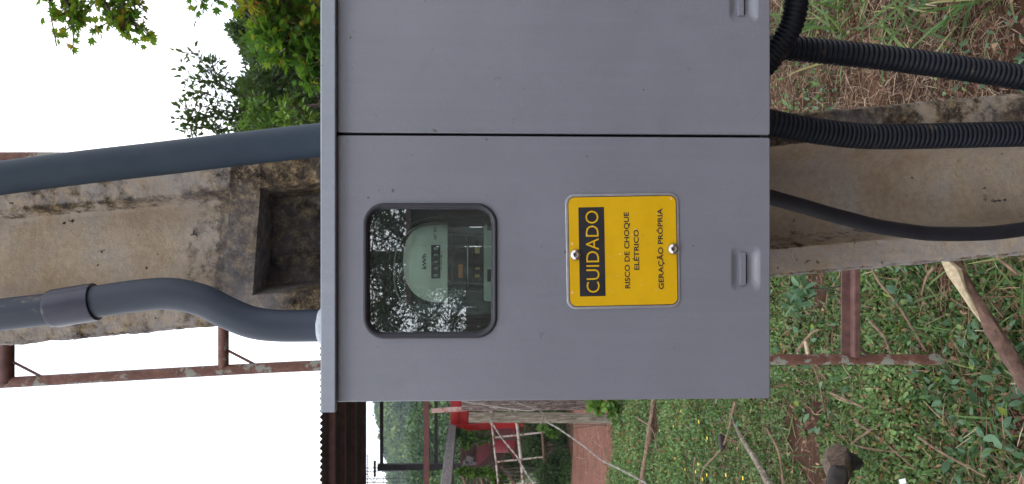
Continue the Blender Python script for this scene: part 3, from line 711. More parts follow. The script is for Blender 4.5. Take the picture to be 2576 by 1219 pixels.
t.links.new(ramp(t, noise(t, coords(t), 14, 4), [(.3, .004), (.75, .03)]), m2.inputs[0]); t.links.new(ms.outputs[0], m2.inputs[1]); t.links.new(df.outputs[0], m2.inputs[2])
t.links.new(m2.outputs[0], t.nodes['Material Output'].inputs[0])
M['pane'] = m
build(MB().prism(rrect(wcx, wcz, ww - .014, wh - .014, .022, 12), YB + .004, YB + .007), 'glass_pane', M['pane'], dL)

# ---- warning sign
SGX, SGZ, ROT = X(632.1), Z(1566.8), R(1.05)
U = .2787 * PX
def S(x, y):     # zoomed picture coordinates -> sign plane, before the tilt
    return (SGX - (y - 643) * U, SGZ - (x - 657) * U)
def rotp(p):
    dx, dz = p[0] - SGX, p[1] - SGZ; c, s = math.cos(ROT), math.sin(ROT); return (SGX + dx * c - dz * s, SGZ + dx * s + dz * c)
sign = build(MB().prism(rrect(SGX, SGZ, 1042 * U, 1036 * U, 85 * U, 8, ROT), YB - .0016, YB - .0001), 'warning_sign', M['alu'], cab, bevel=.0005)
sign['label'] = 'square yellow warning sign on an aluminium plate'
build(MB().prism(rrect(SGX, SGZ, 998 * U, 994 * U, 66 * U, 8, ROT), YB - .0018, YB - .0015), 'sign_border', M['sign_black'], sign)
build(MB().prism(rrect(SGX, SGZ, 984 * U, 980 * U, 60 * U, 8, ROT), YB - .0020, YB - .0017), 'sign_face', M['yellow'], sign)
bx, bz = rotp(S(373, 645))
build(MB().prism(rrect(bx, bz, 806 * U, 234 * U, 2 * U, 2, ROT), YB - .0022, YB - .0019), 'black_panel', M['sign_black'], sign)
def text_mb(body, cx, cz, width, cap, y, rot=0, bold=0., th=.0002, sp=1.0):
    def mk(s):
        cu = bpy.data.curves.new('lettering', 'FONT'); cu.body = s; cu.size = 1; cu.offset = bold; cu.space_character = sp; cu.resolution_u = 3
        o = bpy.data.objects.new('lettering', cu); C.objects.link(o); dg = bpy.context.evaluated_depsgraph_get(); dg.update()
        me = bpy.data.meshes.new_from_object(o.evaluated_get(dg)); bpy.data.objects.remove(o); bpy.data.curves.remove(cu)
        co = np.array([list(v.co) for v in me.vertices]); return me, co
    hm, hc = mk('H'); h = hc[:, 1].max() - hc[:, 1].min(); y0 = hc[:, 1].min()
    me, co = mk(body); x0, x1 = co[:, 0].min(), co[:, 0].max()
    sx, sz = width / (x1 - x0), cap / h; mb = MB(); c, s = math.cos(rot), math.sin(rot)
    pts = []
    for p in co:
        dx, dz = (p[0] - (x0 + x1) / 2) * sx, (p[1] - y0 - h / 2) * sz
        pts.append(Vector((cx + dx * c - dz * s, y, cz + dx * s + dz * c)))
    fs = [tuple(p.vertices) for p in me.polygons]; n = len(pts)
    # side walls so the print has a hair of thickness
    cnt = {}
    for f in fs:
        for i in range(len(f)):
            e = (f[i], f[(i + 1) % len(f)]); cnt[tuple(sorted(e))] = cnt.get(tuple(sorted(e)), 0) + 1
    side = [(a, b, b + n, a + n) for (a, b), k in cnt.items() if k == 1]
    mb.add(pts + [p + Vector((0, th, 0)) for p in pts], fs + side); return mb
def signtext(body, x, y, wid, cap, mat, yy, bold):
    px, pz = rotp(S(x, y)); build(text_mb(body, px, pz, wid * U, cap * U, yy, ROT, bold), 'lettering', mat, sign, recalc=False)
signtext('CUIDADO', 378, 645, 744, 116, M['yellow'], YB - .0024, -.004)
signtext('RISCO DE CHOQUE', 692, 638, 692, 47, M['sign_black'], YB - .0022, .022)
signtext('ELÉTRICO', 779, 635, 366, 46, M['sign_black'], YB - .0022, .022)
signtext('GERAÇÃO PRÓPRIA', 1000, 630, 736, 47, M['sign_black'], YB - .0022, .022)
for (x, y) in ((224, 678), (1115, 625)):
    cx, cz = SGX - (y - 643) * U, SGZ - (x - 657) * U
    r = 52 * U
    sc_ = MB().lathe((cx, YB - .0018, cz), [(r, 0), (r, .0012), (r * .93, .0028), (r * .75, .0044), (r * .5, .0053), (r * .46, .0054), (r * .42, .0050), (r * .40, .0034), (r * .02, .0030)], 24)
    so_ = build(sc_, 'screw', M['steel'], sign, smooth=True, angle=50)

# ================================================================== METER behind the window
YM = YB + .034
def W(x, y): 
    p = P(880.5 + .3095 * x, 490.6 + .3095 * y, YM); return p.x, p.z
def Wy(x, y, Y):
    p = P(880.5 + .3095 * x, 490.6 + .3095 * y, Y); return p.x, p.z
K = .3095 * YM / F
mcx, _ = W(0, 612)
met = empty('electricity_meter', (mcx, YM + .05, W(1500, 0)[1]), 'round-topped glass electricity meter with a kWh counter, behind the cabinet window', 'meter')
M['m_base'] = vary('meter_base_dark', (.02, .024, .022), (.04, .045, .04), 20, .5, bmp=.1)
M['m_face'] = vary('meter_face_cream', (.80, .80, .70), (.84, .83, .74), 10, .5, bmp=.02)
M['m_plate'] = vary('meter_nameplate', (.62, .68, .58), (.68, .74, .64), 10, .45, bmp=.02)
M['m_ink'] = plain('meter_ink', (.02, .025, .022), .6)
M['m_dig'] = plain('meter_digit', (.6, .66, .6), .6)
M['m_brown'] = vary('meter_brown_cap', (.12, .05, .035), (.2, .085, .06), 20, .45)
M['m_cop'] = vary('meter_copper_coil', (.42, .15, .05), (.55, .22, .08), 30, .4, .4)
M['m_brass'] = vary('meter_brass', (.5, .35, .12), (.6, .45, .2), 30, .35, .7)
def dshape(cxp, top, bot, half, Y, n=28, e=2.4):
    (cx, zt), (_, zb2) = Wy(top, cxp, Y), Wy(bot, cxp, Y); hw = half * .3095 * Y / F; pts = []
    hgt = hw * .95
    for i in range(n + 1):
        a = math.pi * i / n; ca, sa = math.cos(a), math.sin(a)
        pts.append((cx + hw * math.copysign(abs(ca) ** (2 / e), ca), zt - hgt + hgt * abs(sa) ** (2 / e)))
    return pts + [(cx - hw, zb2), (cx + hw, zb2)]
build(MB().prism(dshape(612, 300, 1500, 432, YM + .06), YM + .045, YM + .09), 'meter_base', M['m_base'], met)
build(MB().prism(dshape(545, 345, 470, 210, YM + .03), YM + .024, YM + .045), 'brown_cap', M['m_brown'], met)
build(MB().prism(dshape(545, 432, 792, 330, YM), YM, YM + .003), 'face_plate', M['m_face'], met)
x0, z0 = W(1135, 540); build(MB().prism(rrect(x0, z0, 650 * K, 96 * K, 24 * K, 5), YM - .003, YM), 'name_plate', M['m_plate'], met)
x0, z0 = W(1145, 655); build(MB().prism(rrect(x0, z0, 100 * K, 60 * K, 3 * K, 2), YM - .0036, YM - .0028), 'stamp_panel', M['m_base'], met)
x0, z0 = W(1145, 262); build(MB().prism(rrect(x0, z0, 60 * K, 60 * K, 3 * K, 2), YM - .0036, YM - .0028), 'stamp_panel', M['m_base'], met)
x0, z0 = W(697, 545); build(MB().prism(rrect(x0, z0, 272 * K, 74 * K, 3 * K, 2), YM - .0008, YM + .001), 'counter', M['m_ink'], met)
for ch, yy in zip('00638', (655, 600, 545, 490, 438)):
    x0, z0 = W(697, yy); build(text_mb(ch, x0, z0, 20 * K, 32 * K, YM - .0011, 0, .02), 'digit', M['m_dig'], met, recalc=False)
x0, z0 = W(603, 543); build(text_mb('kWh', x0, z0, 122 * K, 32 * K, YM - .0003, 0, .035), 'lettering', M['m_ink'], met, recalc=False)
x0, z0 = W(694, 312); build(text_mb('Nº 97', x0, z0, 100 * K, 26 * K, YM - .0003, 0, .01), 'lettering', M['m_ink'], met, recalc=False)
ar = MB(); x0, z0 = W(744, 548)
ar.prism([(x0 - 60 * K, z0 - 2 * K), (x0 + 45 * K, z0 - 2 * K), (x0 + 45 * K, z0 - 7 * K), (x0 + 62 * K, z0), (x0 + 45 * K, z0 + 7 * K), (x0 + 45 * K, z0 + 2 * K), (x0 - 60 * K, z0 + 2 * K)], YM - .0004, YM)
build(ar, 'arrow_mark', M['m_ink'], met)
mech = MB()
x0, z0 = Wy(940, 545, YM + .03); mech.box((x0, YM + .035, z0), (470 * K, .02, 290 * K))
for yy in (330, 430, 720, 780): xq, zq = Wy(930, yy, YM + .01); mech.box((xq, YM + .012, zq), (22 * K, .02, 290 * K))
for xx in (830, 1000, 1060): xq, zq = Wy(xx, 545, YM + .01); mech.box((xq, YM + .010, zq), (430 * K, .012, 12 * K))
build(mech, 'movement_frame', M['m_base'], met, bevel=.0008)
x0, z0 = Wy(900, 620, YM + .005); build(MB().box((x0, YM + .006, z0), (110 * K, .01, 38 * K)), 'coil', M['m_cop'], met, bevel=.001)
for yy, s in ((660, 1), (600, .7), (440, 1.6), (470, .8)):
    x0, z0 = Wy(1035, yy, YM + .004); build(MB().box((x0, YM + .004, z0), (26 * K * s, .008, 40 * K)), 'terminal', M['m_brass'], met, bevel=.0008)
x0, z0 = Wy(962, 545, YM + .02); build(MB().lathe((x0, YM + .022, z0), [(.001, 0), (.036, 0), (.036, .0012), (.001, .0012)], 40, (0, 0, 1)), 'rotor_disc', M['alu'], met, smooth=True)
# glass cover: a shell with two beads along its rim
m, t, b = new_mat('meter_cover_glass')
tr = N(t, 'ShaderNodeBsdfTransparent'); tr.inputs[0].default_value = (.98, .99, .98, 1); gs = N(t, 'ShaderNodeBsdfGlossy', Roughness=.06)
fr = N(t, 'ShaderNodeFresnel', IOR=1.45); ms = N(t, 'ShaderNodeMixShader'); t.links.new(fr.outputs[0], ms.inputs[0])
t.links.new(tr.outputs[0], ms.inputs[1]); t.links.new(gs.outputs[0], ms.inputs[2]); t.links.new(ms.outputs[0], t.nodes['Material Output'].inputs[0]); M['cover'] = m
cv = MB()
def dl3(half, top, Y): return [Vector((x, Y, z)) for x, z in dshape(612, top, 1500, half, YM + .02)]
cv.rings([dl3(425, 325, YM + .044), dl3(418, 332, YM + .02), dl3(400, 350, YM - .004), dl3(370, 382, YM - .016), dl3(330, 425, YM - .020)], close=True)
build(cv, 'glass_cover', M['cover'], met, smooth=True)
rm = MB(); rp = dl3(424, 326, YM + .046)[:-2]; rm.tube(rp, .0026, 8)
rp = dl3(372, 380, YM - .013)[:-2]; rm.tube(rp, .0013, 6)
build(rm, 'cover_rim', plain('meter_rim_grey', (.30, .31, .28), .3), met, smooth=True)

# ================================================================== CONDUITS
def pathY(pts): return smoothpath([P(u, v, Y) for u, v, Y in pts], 12)
c1 = build(MB().tube(resample(pathY([(-420, 505, 1.22), (-200, 478, 1.22), (0, 449, 1.22), (200, 423, 1.22), (400, 400, 1.22), (600, 376, 1.215), (820, 351, 1.205), (880, 345, 1.20)]), .02), .0262, 28), 'grey_conduit', M['pvc_r'], smooth=True,
           tagk=T('straight thick slate-grey conduit rising along the right edge of the pole', 'conduit'))
root = empty('grey_conduit', tuple(P(820, 820, 1.19)), 'bent grey conduit with a coupling, rising from the left of the cabinet roof', 'conduit')
pl = [(-420, 850, 1.2), (-200, 821, 1.2), (0, 793, 1.2), (140, 776, 1.2), (240, 760, 1.2), (340, 745, 1.2), (430, 740, 1.2), (510, 757, 1.2), (575, 789, 1.2), (635, 812, 1.2), (700, 820, 1.2), (800, 820, 1.2), (870, 820, 1.2)]
build(MB().tube(resample(pathY(pl), .008), .0247, 28), 'pipe', M['pvc_l'], root, smooth=True)
ca, cb = P(128, 778, 1.2), P(240, 760, 1.2); d = (cb - ca); L = d.length
cp = MB().lathe(ca, [(.0240, 0), (.0280, .0004), (.0284, .002), (.0284, .006), (.0294, .0066), (.0294, L - .003), (.0288, L), (.0240, L + .0004)], 32, d)
build(cp, 'coupling', M['pvc_in'], root, smooth=True, angle=25)
cr_ = MB().lathe(P(821, 820, 1.2) , [(.0255, -.006), (.0278, -.004), (.0290, .002), (.0286, .007), (.0262, .010)], 20, (0, 0, 1))
for q in cr_.v: q += Vector((mn.noise(q * 90), mn.noise(q * 90 + Vector((5, 0, 0))), mn.noise(q * 70) * 1.6)) * .0022
build(cr_, 'sealant_ring', M['sealant'], root, smooth=True)
def corrugated(name, pts, r, pitch, depth, label):
    p = resample(pathY(pts), pitch / 8); rad = []
    for i in range(len(p)):
        ph = (i % 8) / 8; rad.append(r - depth * (.5 + .5 * math.cos(2 * math.pi * ph)) ** 2.2)
    return build(MB().tube(p, rad, 26), name, M['corr'], smooth=True, angle=89, tagk=T(label, 'conduit', 'black corrugated conduits under the cabinet'))
corrugated('corrugated_conduit', [(1880, 292, 1.22), (1940, 309, 1.22), (2020, 325, 1.225), (2103, 337, 1.23), (2196, 344, 1.235), (2351, 343, 1.235), (2576, 338, 1.235), (2900, 336, 1.235), (3500, 340, 1.24), (4050, 345, 1.25)], .0212, .0078, .0016,
           'black corrugated conduit running straight down the face of the concrete pole')
corrugated('corrugated_conduit', [(1880, 200, 1.16), (1925, 165, 1.155), (1955, 125, 1.15), (1985, 78, 1.14), (2000, 30, 1.13), (2004, -30, 1.12), (1990, -110, 1.12), (1960, -190, 1.13), (1920, -240, 1.15), (1880, -260, 1.16)], .0180, .0072, .0018,
           'black corrugated conduit looping up to the right just under the cabinet')
corrugated('corrugated_conduit', [(1880, 118, 1.25), (1960, 120, 1.25), (2060, 129, 1.25), (2196, 143, 1.25), (2351, 163, 1.25), (2470, 180, 1.25), (2576, 196, 1.25), (2900, 235, 1.25), (3500, 290, 1.26), (4050, 330, 1.27)], .0208, .0086, .0030,
           'deeply ribbed black conduit slanting down over the bare soil')
build(MB().tube(resample(pathY([(1880, 482, 1.21), (1941, 498, 1.215), (2010, 517, 1.22), (2085, 539, 1.225), (2150, 556, 1.23), (2210, 571, 1.235), (2290, 583, 1.24), (2351, 589, 1.245), (2475, 588, 1.25), (2576, 577, 1.25), (2800, 545, 1.25), (3400, 470, 1.25), (4050, 430, 1.26)]), .012), .0122, 20), 'black_hose', M['hose'], smooth=True,
      tagk=T('smooth thin black hose curving down from the cabinet over the pole', 'hose'))

# ================================================================== SHED, MACHINE, FENCE (left background)
# shed roof
YR0, YR1 = 13.0, 18.2; zr = P(809, 1100, YR0).z; zr1 = P(918, 1100, YR1).z
root = empty('open_shed', (-3.5, 15, 0), 'open shed with a dark corrugated roof, upper part seen behind the cabinet', 'shed')
rx = np.arange(-9, 2.5, .025); rows = [(YR0, zr), ((YR0 + YR1) / 2, (zr + zr1) / 2), (YR1, zr1)]
V = []
for (y, z) in rows:
    for x in rx: V.append((x, y, z + .026 * math.cos(2 * math.pi * x / .105) + .002 * math.sin(x * 9)))
n = len(rx); mb = MB(); mb.add(V, [(j * n + i, j * n + i + 1, (j + 1) * n + i + 1, (j + 1) * n + i) for j in range(2) for i in range(n - 1)])
V2 = [(x, y, z + .012) for x, y, z in V]; mb.add(V2, [(j * n + i, (j + 1) * n + i, (j + 1) * n + i + 1, j * n + i + 1) for j in range(2) for i in range(n - 1)])
build(mb, 'roof_sheet', M['roofsheet'], root, recalc=False)
for k, y in enumerate((13.5, 14.6, 15.9, 17.4)):
    zz = zr + (zr1 - zr) * (y - YR0) / (YR1 - YR0) - .085
    build(MB().box((-3.2, y, zz), (11.4, .12, .10)), 'purlin', M['purlin'], root)
for x in (-8.6, -2.05): build(MB().box((x, 13.3, zr / 2 - .05), (.14, .14, zr - .1)), 'shed_post', M['black_steel'], root)
bm2 = P(1073, 1100, 13.3); build(MB().box((-3.9, 13.3, bm2.z), (9.2, .09, .095)), 'tie_beam', M['red_beam'], root)
# dark steel frame further back
root = empty('steel_frame', (P(1100, 1175, 17.8).x, 17.8, 0), 'thin black steel frame of a post and two bars, against the hazy trees', 'frame')
YS = 17.8
pp = P(1240, 1172, YS); pt = P(950, 1176, YS)
build(MB().box((pp.x, YS, (pt.z) / 2), (.14, .10, pt.z)), 'frame_post', M['black_steel'], root)
for u, th_ in ((960, .075), (1097, .075)):
    q = P(u, 1172, YS); build(MB().box(((q.x + .8) / 2 + .02, YS, q.z), (abs(q.x) + .8 - .0, .07, th_)), 'frame_bar', M['black_steel'], root)
build(MB().box((P(900, 1175, YS).x - .05, YS, P(945, 1175, YS).z + .02), (.36, .06, .05)), 'top_bracket', M['black_steel'], root)
# utility tower behind: a faint lattice by the roof edge
root = empty('lattice_mast', (P(940, 1195, 60).x, 60, 0), 'faint lattice mast seen between the shed roof and the trees', 'mast')
lm = MB(); q = P(925, 1196, 60)
for dx in (-.5, .5):
    for dy in (-.5, .5): lm.bar((q.x + dx, 60 + dy, 0), (q.x + dx * .8, 60 + dy * .8, q.z + 3), .05, .05)
for k in range(18):
    z = k * .75; s = 1 if k % 2 else -1
    lm.bar((q.x - .5 * s, 59.5, z), (q.x + .5 * s, 59.5, z + .75), .04, .04); lm.bar((q.x - .5, 59.5, z), (q.x + .5, 59.5, z), .04, .04)
lm.bar((q.x - 1.6, 60, P(925, 1196, 60).z), (q.x + 1.6, 60, P(925, 1196, 60).z), .06, .06)
build(lm, 'lattice', M['black_steel'], root)
# timber beam resting along the yard
a, b_ = P(1141, 1060, 16.2), P(1119, 1260, 9.8)
build(MB().bar(b_, a, .17, .15), 'timber_beam', M['greyplank'], bevel=.012, tagk=T('big grey weathered timber beam sloping toward the left edge of the yard', 'beam'))
# machine
YQ = 15.2
def Q(u, v, dy=0): return P(u, v, YQ + dy)
root = empty('feed_mill', (Q(1200, 1080).x, YQ + .3, 0), 'red farm feed mill with a hopper and a crimson drum, beyond the dirt road', 'machine')
a, b_ = Q(1133, 1085), Q(1182, 1000)
build(MB().box(((a.x + b_.x) / 2, YQ + .3, (a.z + b_.z) / 2), (b_.x - a.x, .5, a.z - b_.z)), 'mill_housing', M['red'], root, bevel=.01)
fr_ = MB(); c0, c1_ = Q(1152, 1073), Q(1171, 1030)
for (p0, p1) in (((1150, 1074), (1150, 1028)), ((1173, 1074), (1173, 1028)), ((1150, 1074), (1173, 1074)), ((1150, 1028), (1173, 1028))):
    fr_.bar(Q(*p0) + Vector((0, -.01, 0)), Q(*p1) + Vector((0, -.01, 0)), .025, .02)
build(fr_, 'panel_frame', M['red'], root)
build(MB().bar(Q(1133, 1079, -.05), Q(1322, 1065, -.05), .13, .06, up=(0, 1, 0)), 'mill_leg', M['red'], root, bevel=.006)
build(MB().bar(Q(1180, 1006, -.05), Q(1440, 1000, -.05), .10, .06, up=(0, 1, 0)), 'mill_leg', M['red'], root, bevel=.006)
hp_ = MB(); w0 = [Q(1199, 1109), Q(1199, 1176)]; w1 = [Q(1234, 1113), Q(1232, 1146)]
tl, tr_, bl_, br_ = w0[1], w0[0], w1[1], w1[0]
dv = Vector((0, .5, 0)); di = Vector((0, .15, 0))
hp_.add([tl, tr_, br_ , bl_, tl + dv, tr_ + dv, br_ + dv - di, bl_ + dv - di], [(0, 1, 2, 3), (4, 7, 6, 5), (0, 3, 7, 4), (1, 5, 6, 2), (3, 2, 6, 7)])
build(hp_, 'hopper', M['maroon'], root)
a, b_ = Q(1241, 1112), Q(1297, 1112)
build(MB().lathe((a.x, YQ + .25, b_.z), [(.01, 0), (.28, 0), (.28, a.z - b_.z), (.25, a.z - b_.z), (.01, a.z - b_.z)], 28, (0, 0, 1)), 'drum', M['darkred'], root, smooth=True, angle=40)
a = Q(1292, 1115); build(MB().box((a.x, YQ + .25, a.z), (.66, .66, .05)), 'drum_base', M['darkred'], root)
for dx in (-.28, .28): build(MB().box((a.x + dx, YQ + .05, a.z / 2), (.05, .05, a.z)), 'mill_leg', M['maroon'], root)
a = P(1194, 1150, YQ - .1)
# wooden trough with blocks
root = empty('wooden_trough', (Q(1180, 1140).x, YQ + .6, 0), 'dark wooden trough with grey blocks, beside the red hopper', 'trough')
a, b_ = P(1157, 1175, YQ + .7), P(1205, 1098, YQ + .7)
build(MB().box(((a.x + b_.x) / 2, YQ + 1.0, (a.z + b_.z) / 2), (b_.x - a.x, .5, a.z - b_.z)), 'trough_side', M['plank_brown'], root, bevel=.01)
for u, v, s in ((1181, 1157, .16), (1172, 1166, .13), (1190, 1168, .14)):
    q = P(u, v, YQ + .5); build(MB().box(q, (s, .12, s * .9), Matrix.Rotation(.3, 3, 'Y')), 'grey_block', M['greyplank'], root, bevel=.01)
build(MB().box(((a.x + b_.x) / 2, YQ + 1.0, b_.z / 2), (.9, .3, b_.z)), 'trough_foot', M['plank_brown'], root)
# small pebble-like pale bag on the hopper lip
# cattle gate
YG = 12.9
root = empty('cattle_gate', (P(1300, 1150, YG).x, YG, 0), 'white and rusty pipe gate sagging to the left, beyond the dirt road', 'gate')
def gr2(pts, r, nm, mat): return build(MB().tube([P(u, v, YG) for u, v in pts], r, 8), nm, mat, root, smooth=True)
gr2([(1231, 1010), (1237, 1065), (1254, 1219), (1262, 1290)], .017, 'gate_rail', M['white_rust'])
gr2([(1296, 1010), (1300, 1062), (1317, 1219), (1325, 1290)], .027, 'gate_rail', M['white_rust'])
gr2([(1358, 1010), (1362, 1060), (1368, 1139), (1375, 1290)], .024, 'gate_rail', M['bark'])
for (u0, v0, u1, v1) in ((1241, 1102, 1395, 1085), (1246, 1163, 1370, 1150), (1252, 1222, 1372, 1212), (1262, 1290, 1450, 1280)):
    gr2([(u0, v0), (u1, v1)], .015, 'gate_bar', M['white_rust'])
for v0 in (1010, 1290): build(MB().box((P(1300, v0, YG).x, YG, .75), (.08, .08, 1.5)), 'gate_post', M['post'], root)
# corral planks left
root = empty('corral_fence', (P(1200, 1210, 13.8).x, 13.8, 0), 'low corral of narrow brown planks under vines, at the far left of the yard', 'fence')
for k, u in enumerate((1168, 1180, 1192, 1204, 1217, 1230)):
    a, b_ = P(u, 1172 + 2 * k, 13.8), P(u - 3, 1300, 13.8); build(MB().bar(a, b_, .05, .03, up=(0, 1, 0)), 'plank', M['plank_brown'], root)
for (u0, v0, u1, v1) in ((1156, 1183, 1172, 1219), (1206, 1180, 1216, 1230), (1262, 1175, 1300, 1222), (1165, 1240, 1400, 1245)):
    build(MB().tube([P(u0, v0, 13.7), P(u1, v1, 13.7)], .028, 8), 'stake', M['stick'], root, smooth=True)
for x in (P(1200, 1178, 13.85).x, P(1200, 1290, 13.85).x): build(MB().box((x, 13.86, .9), (.07, .07, 1.8)), 'corral_post', M['plank_brown'], root)
# fence posts by the road
def postmesh(base, top, r, seed, n=14, rag=.02):
    mb = MB(); pts = resample([Vector(base), Vector(top)], .04); m = len(pts); mb.tube(pts, r, n, cap=True)
    for i, q in enumerate(mb.v):
        k = i // n; a = 2 * math.pi * (i % n) / n
        f = 1 + .22 * mn.noise(Vector((math.cos(a) * 1.6, math.sin(a) * 1.6, k * .05 + seed))) + .10 * mn.noise(Vector((math.cos(a) * 5, math.sin(a) * 5, k * .12 + seed)))
        c = pts[k]; q.xy = c.xy + (q.xy - c.xy) * f
        if k == m - 1: q.z += rag * mn.noise(Vector((a * 2, seed, 1)))
    return mb
b_ = G(1548, 1054); t_ = P(1180, 1050, b_.y)
build(postmesh(b_ + Vector((0, 0, -.05)), t_, .058, 3), 'fence_post', M['post'], smooth=True, angle=70, tagk=T('grey weathered wooden post with wire round it, standing before the dirt road', 'post', 'wooden fence posts by the road'))
b2 = G(1520, 1015); t2 = P(1163, 1019, b2.y)
build(postmesh(b2 + Vector((0, 0, -.05)), t2, .075, 8, rag=.06), 'fence_post', M['post_dark'], smooth=True, angle=70, tagk=T('dark split and cracked wooden post just beside the cabinet edge', 'post', 'wooden fence posts by the road'))
build(MB().bar(P(1086, 1034, 9.4), P(1175, 1029, 9.4), .055, .03, up=(0, 1, 0)).bar(P(1160, 1030, 9.42), P(1240, 1032, 9.42), .03, .03), 'painted_stake', vary('peeling_red_white', (.46, .38, .34), (.30, .06, .05), 14, .6), bevel=.004,
      tagk=T('short stake with peeling pink and white paint, above the weathered posts', 'stake'))
# wire wraps and barbed wire
def wire(pts, name, label, barbs=True, r=.0045):
    p = resample(smoothpath(pts, 10), .02); mb = MB(); m = len(p)
    for ph in (0, math.pi):
        q = [p[i] + Vector((math.cos(i * .55 + ph), 0, math.sin(i * .55 + ph))) * r for i in range(m)]; mb.tube(q, r, 5)
    if barbs:
        for i in range(5, m - 3, 9):
            for k in range(2):
                d = Vector((random.uniform(-1, 1), random.uniform(-1, 1), random.uniform(-1, 1))).normalized() * .022; mb.tube([p[i] - d, p[i] + d], .0025, 4)
    return build(mb, name, M['wirem'], smooth=True, tagk=T(label, 'wire', 'barbed wires from the weathered post'))
M['wirem'] = vary('dull_wire', (.22, .20, .18), (.36, .33, .30), 20, .6, .3, bmp=0)
yb = b_.y
wire([P(1232, 1050, yb - .07), P(1240, 1068, yb - .2), P(1263, 1104, yb - .5), P(1300, 1149, yb - .9), P(1321, 1186, yb - 1.2), P(1343, 1219, yb - 1.5), P(1375, 1270, yb - 1.9)], 'barbed_wire', 'upper strand of barbed wire slanting from the weathered post across the white gate')
wire([P(1372, 1050, yb - .07), P(1376, 1062, yb - .15), P(1408, 1081, yb - .4), P(1474, 1127, yb - .9), P(1509, 1156, yb - 1.25), P(1561, 1182, yb - 1.6), P(1620, 1214, yb - 2), P(1690, 1260, yb - 2.4)], 'barbed_wire', 'lower strand of barbed wire slanting from the weathered post over the dirt road')
for zz, lab in ((P(1235, 1050, yb).z, 'upper'), (P(1362, 1050, yb).z, 'middle'), (P(1550, 1040, yb).z + .05, 'lowest')):
    cx = b_.x + (t_.x - b_.x) * zz / t_.z; r = .066
    build(MB().tube([Vector((cx + r * math.cos(a) * 1.05, yb + r * math.sin(a) * 1.05, zz + .012 * math.sin(a * 2))) for a in np.linspace(0, 6.1, 20)], .004, 5), 'wire_wrap', M['wirem'], smooth=True, tagk=T(f'{lab} loop of wire wrapped round the grey weathered post', 'wire'))
wl = [P(1161, 1010, 8.2), P(1260, 1026, 8.15), P(1330, 1034, 8.1), P(1345, 1030, 8.1), P(1300, 1014, 8.12)]
build(MB().tube(resample(smoothpath(wl, 6), .03), .006, 6), 'loose_wire', M['wirem'], smooth=True, tagk=T('loose bent wire hanging over the dark split post', 'wire'))

# ------------------------------------------------------------------ plants in the yard
def shrub(name, blobs, per, size, mat, shape, label, cat='shrub', group=None, stem=True, rscale=1.0):
    bx_ = np.array([list(b[0]) for b in blobs]); base = Vector((bx_[:, 0].mean(), bx_[:, 1].mean(), 0))
    root = empty(name, base, label, cat, group); Os, Ds, Ns, Rn = [], [], [], []
    for c, r in blobs:
        k = int(per * (r[0] * r[2]) ** .5 * 4); k = max(k, 30)
        d = unit(rng.normal(size=(k, 3))) * rng.uniform(.35, 1.0, k)[:, None]
        # clumpy: pull leaves toward random sprays
        O = np.array(c) + d * np.array(r); cl = np.array([mn.noise(Vector(q * 5.5 / rscale)) for q in O]); kp = cl > -.14; O = O[kp]; d = d[kp]
        Os.append(O); Ds.append(unit(d * .6 + rng.normal(size=d.shape) * .6 + np.array([0, 0, .1]))); Ns.append(unit(d * .7 + rng.normal(size=d.shape) * .5 + np.array([0, 0, .5])))
        Rn.append(np.clip(rng.uniform(.15, .6) + rng.normal(size=len(O)) * .2, 0, 1))
    O = np.concatenate(Os)
    leaves('foliage', O, np.concatenate(Ds), np.concatenate(Ns), rng.uniform(size[0], size[1], len(O)), shape, mat, root, None, np.concatenate(Rn))
    if stem:
        mb = MB()
        for c, r in blobs: mb.tube(resample(smoothpath([base + Vector((random.uniform(-.05, .05), random.uniform(-.05, .05), 0)), (base + Vector(c)) / 2 + Vector((random.uniform(-.1, .1), 0, -.05)), Vector(c)], 5), .15), .010 * rscale, 6)
        build(mb, 'stem', M['trunkbark'], root, smooth=True)
    return root
def B(u, v, Y, rx_, rz_, ry=None): return (P(u, v, Y), (rx_, ry or rx_, rz_))
shrub('dark_bush', [B(1385, 1180, 12.9, .28, .30), B(1400, 1215, 12.9, .33, .36), B(1415, 1160, 13, .24, .2), B(1395, 1255, 12.9, .4, .4), B(1430, 1195, 12.7, .3, .16)], 2100, (.03, .06), M['leaf_tree'], 'leaf', 'dark green bush below the white gate, at the far edge of the dirt road')
shrub('dark_bush', [B(1340, 1120, 13.6, .30, .28), B(1360, 1075, 13.8, .30, .3), B(1415, 1100, 13.6, .32, .22), B(1330, 1040, 13.8, .3, .3), B(1300, 1170, 14, .3, .3), B(1270, 1195, 14, .3, .3), B(1345, 1150, 13.8, .32, .26), B(1400, 1040, 13.7, .4, .3)], 1500, (.03, .06), M['leaf_tree'], 'leaf', 'dark tangled bush behind the white gate rails, under the crimson drum')
shrub('vine', [B(1160, 1096, 14.9, .10, .12), B(1180, 1100, 14.9, .12, .15), B(1205, 1103, 15, .10, .14), B(1222, 1100, 15, .09, .12), B(1172, 1118, 14.8, .07, .07)], 1500, (.05, .10), M['leaf_bright'], 'leaf', 'bright green vine with broad leaves between the red mill and the hopper', 'vine')
shrub('vine', [B(1165, 1186, 13.5, .06, .10), B(1185, 1190, 13.5, .06, .1), B(1205, 1190, 13.5, .06, .12), B(1228, 1188, 13.5, .07, .12), B(1245, 1192, 13.5, .07, .1), B(1252, 1213, 13.5, .12, .1)], 1500, (.04, .08), M['leaf_bright'], 'leaf', 'green vine creeping along the planks of the low corral', 'vine')
shrub('lobed_plant', [B(1375, 1072, 8.9, .05, .07), B(1390, 1085, 8.9, .05, .06), B(1384, 1055, 8.9, .05, .05)], 330, (.06, .10), M['leaf_bright'], 'lobed', 'small bright green lobed-leaf plant beside the weathered post', 'plant', stem=True, rscale=.4)
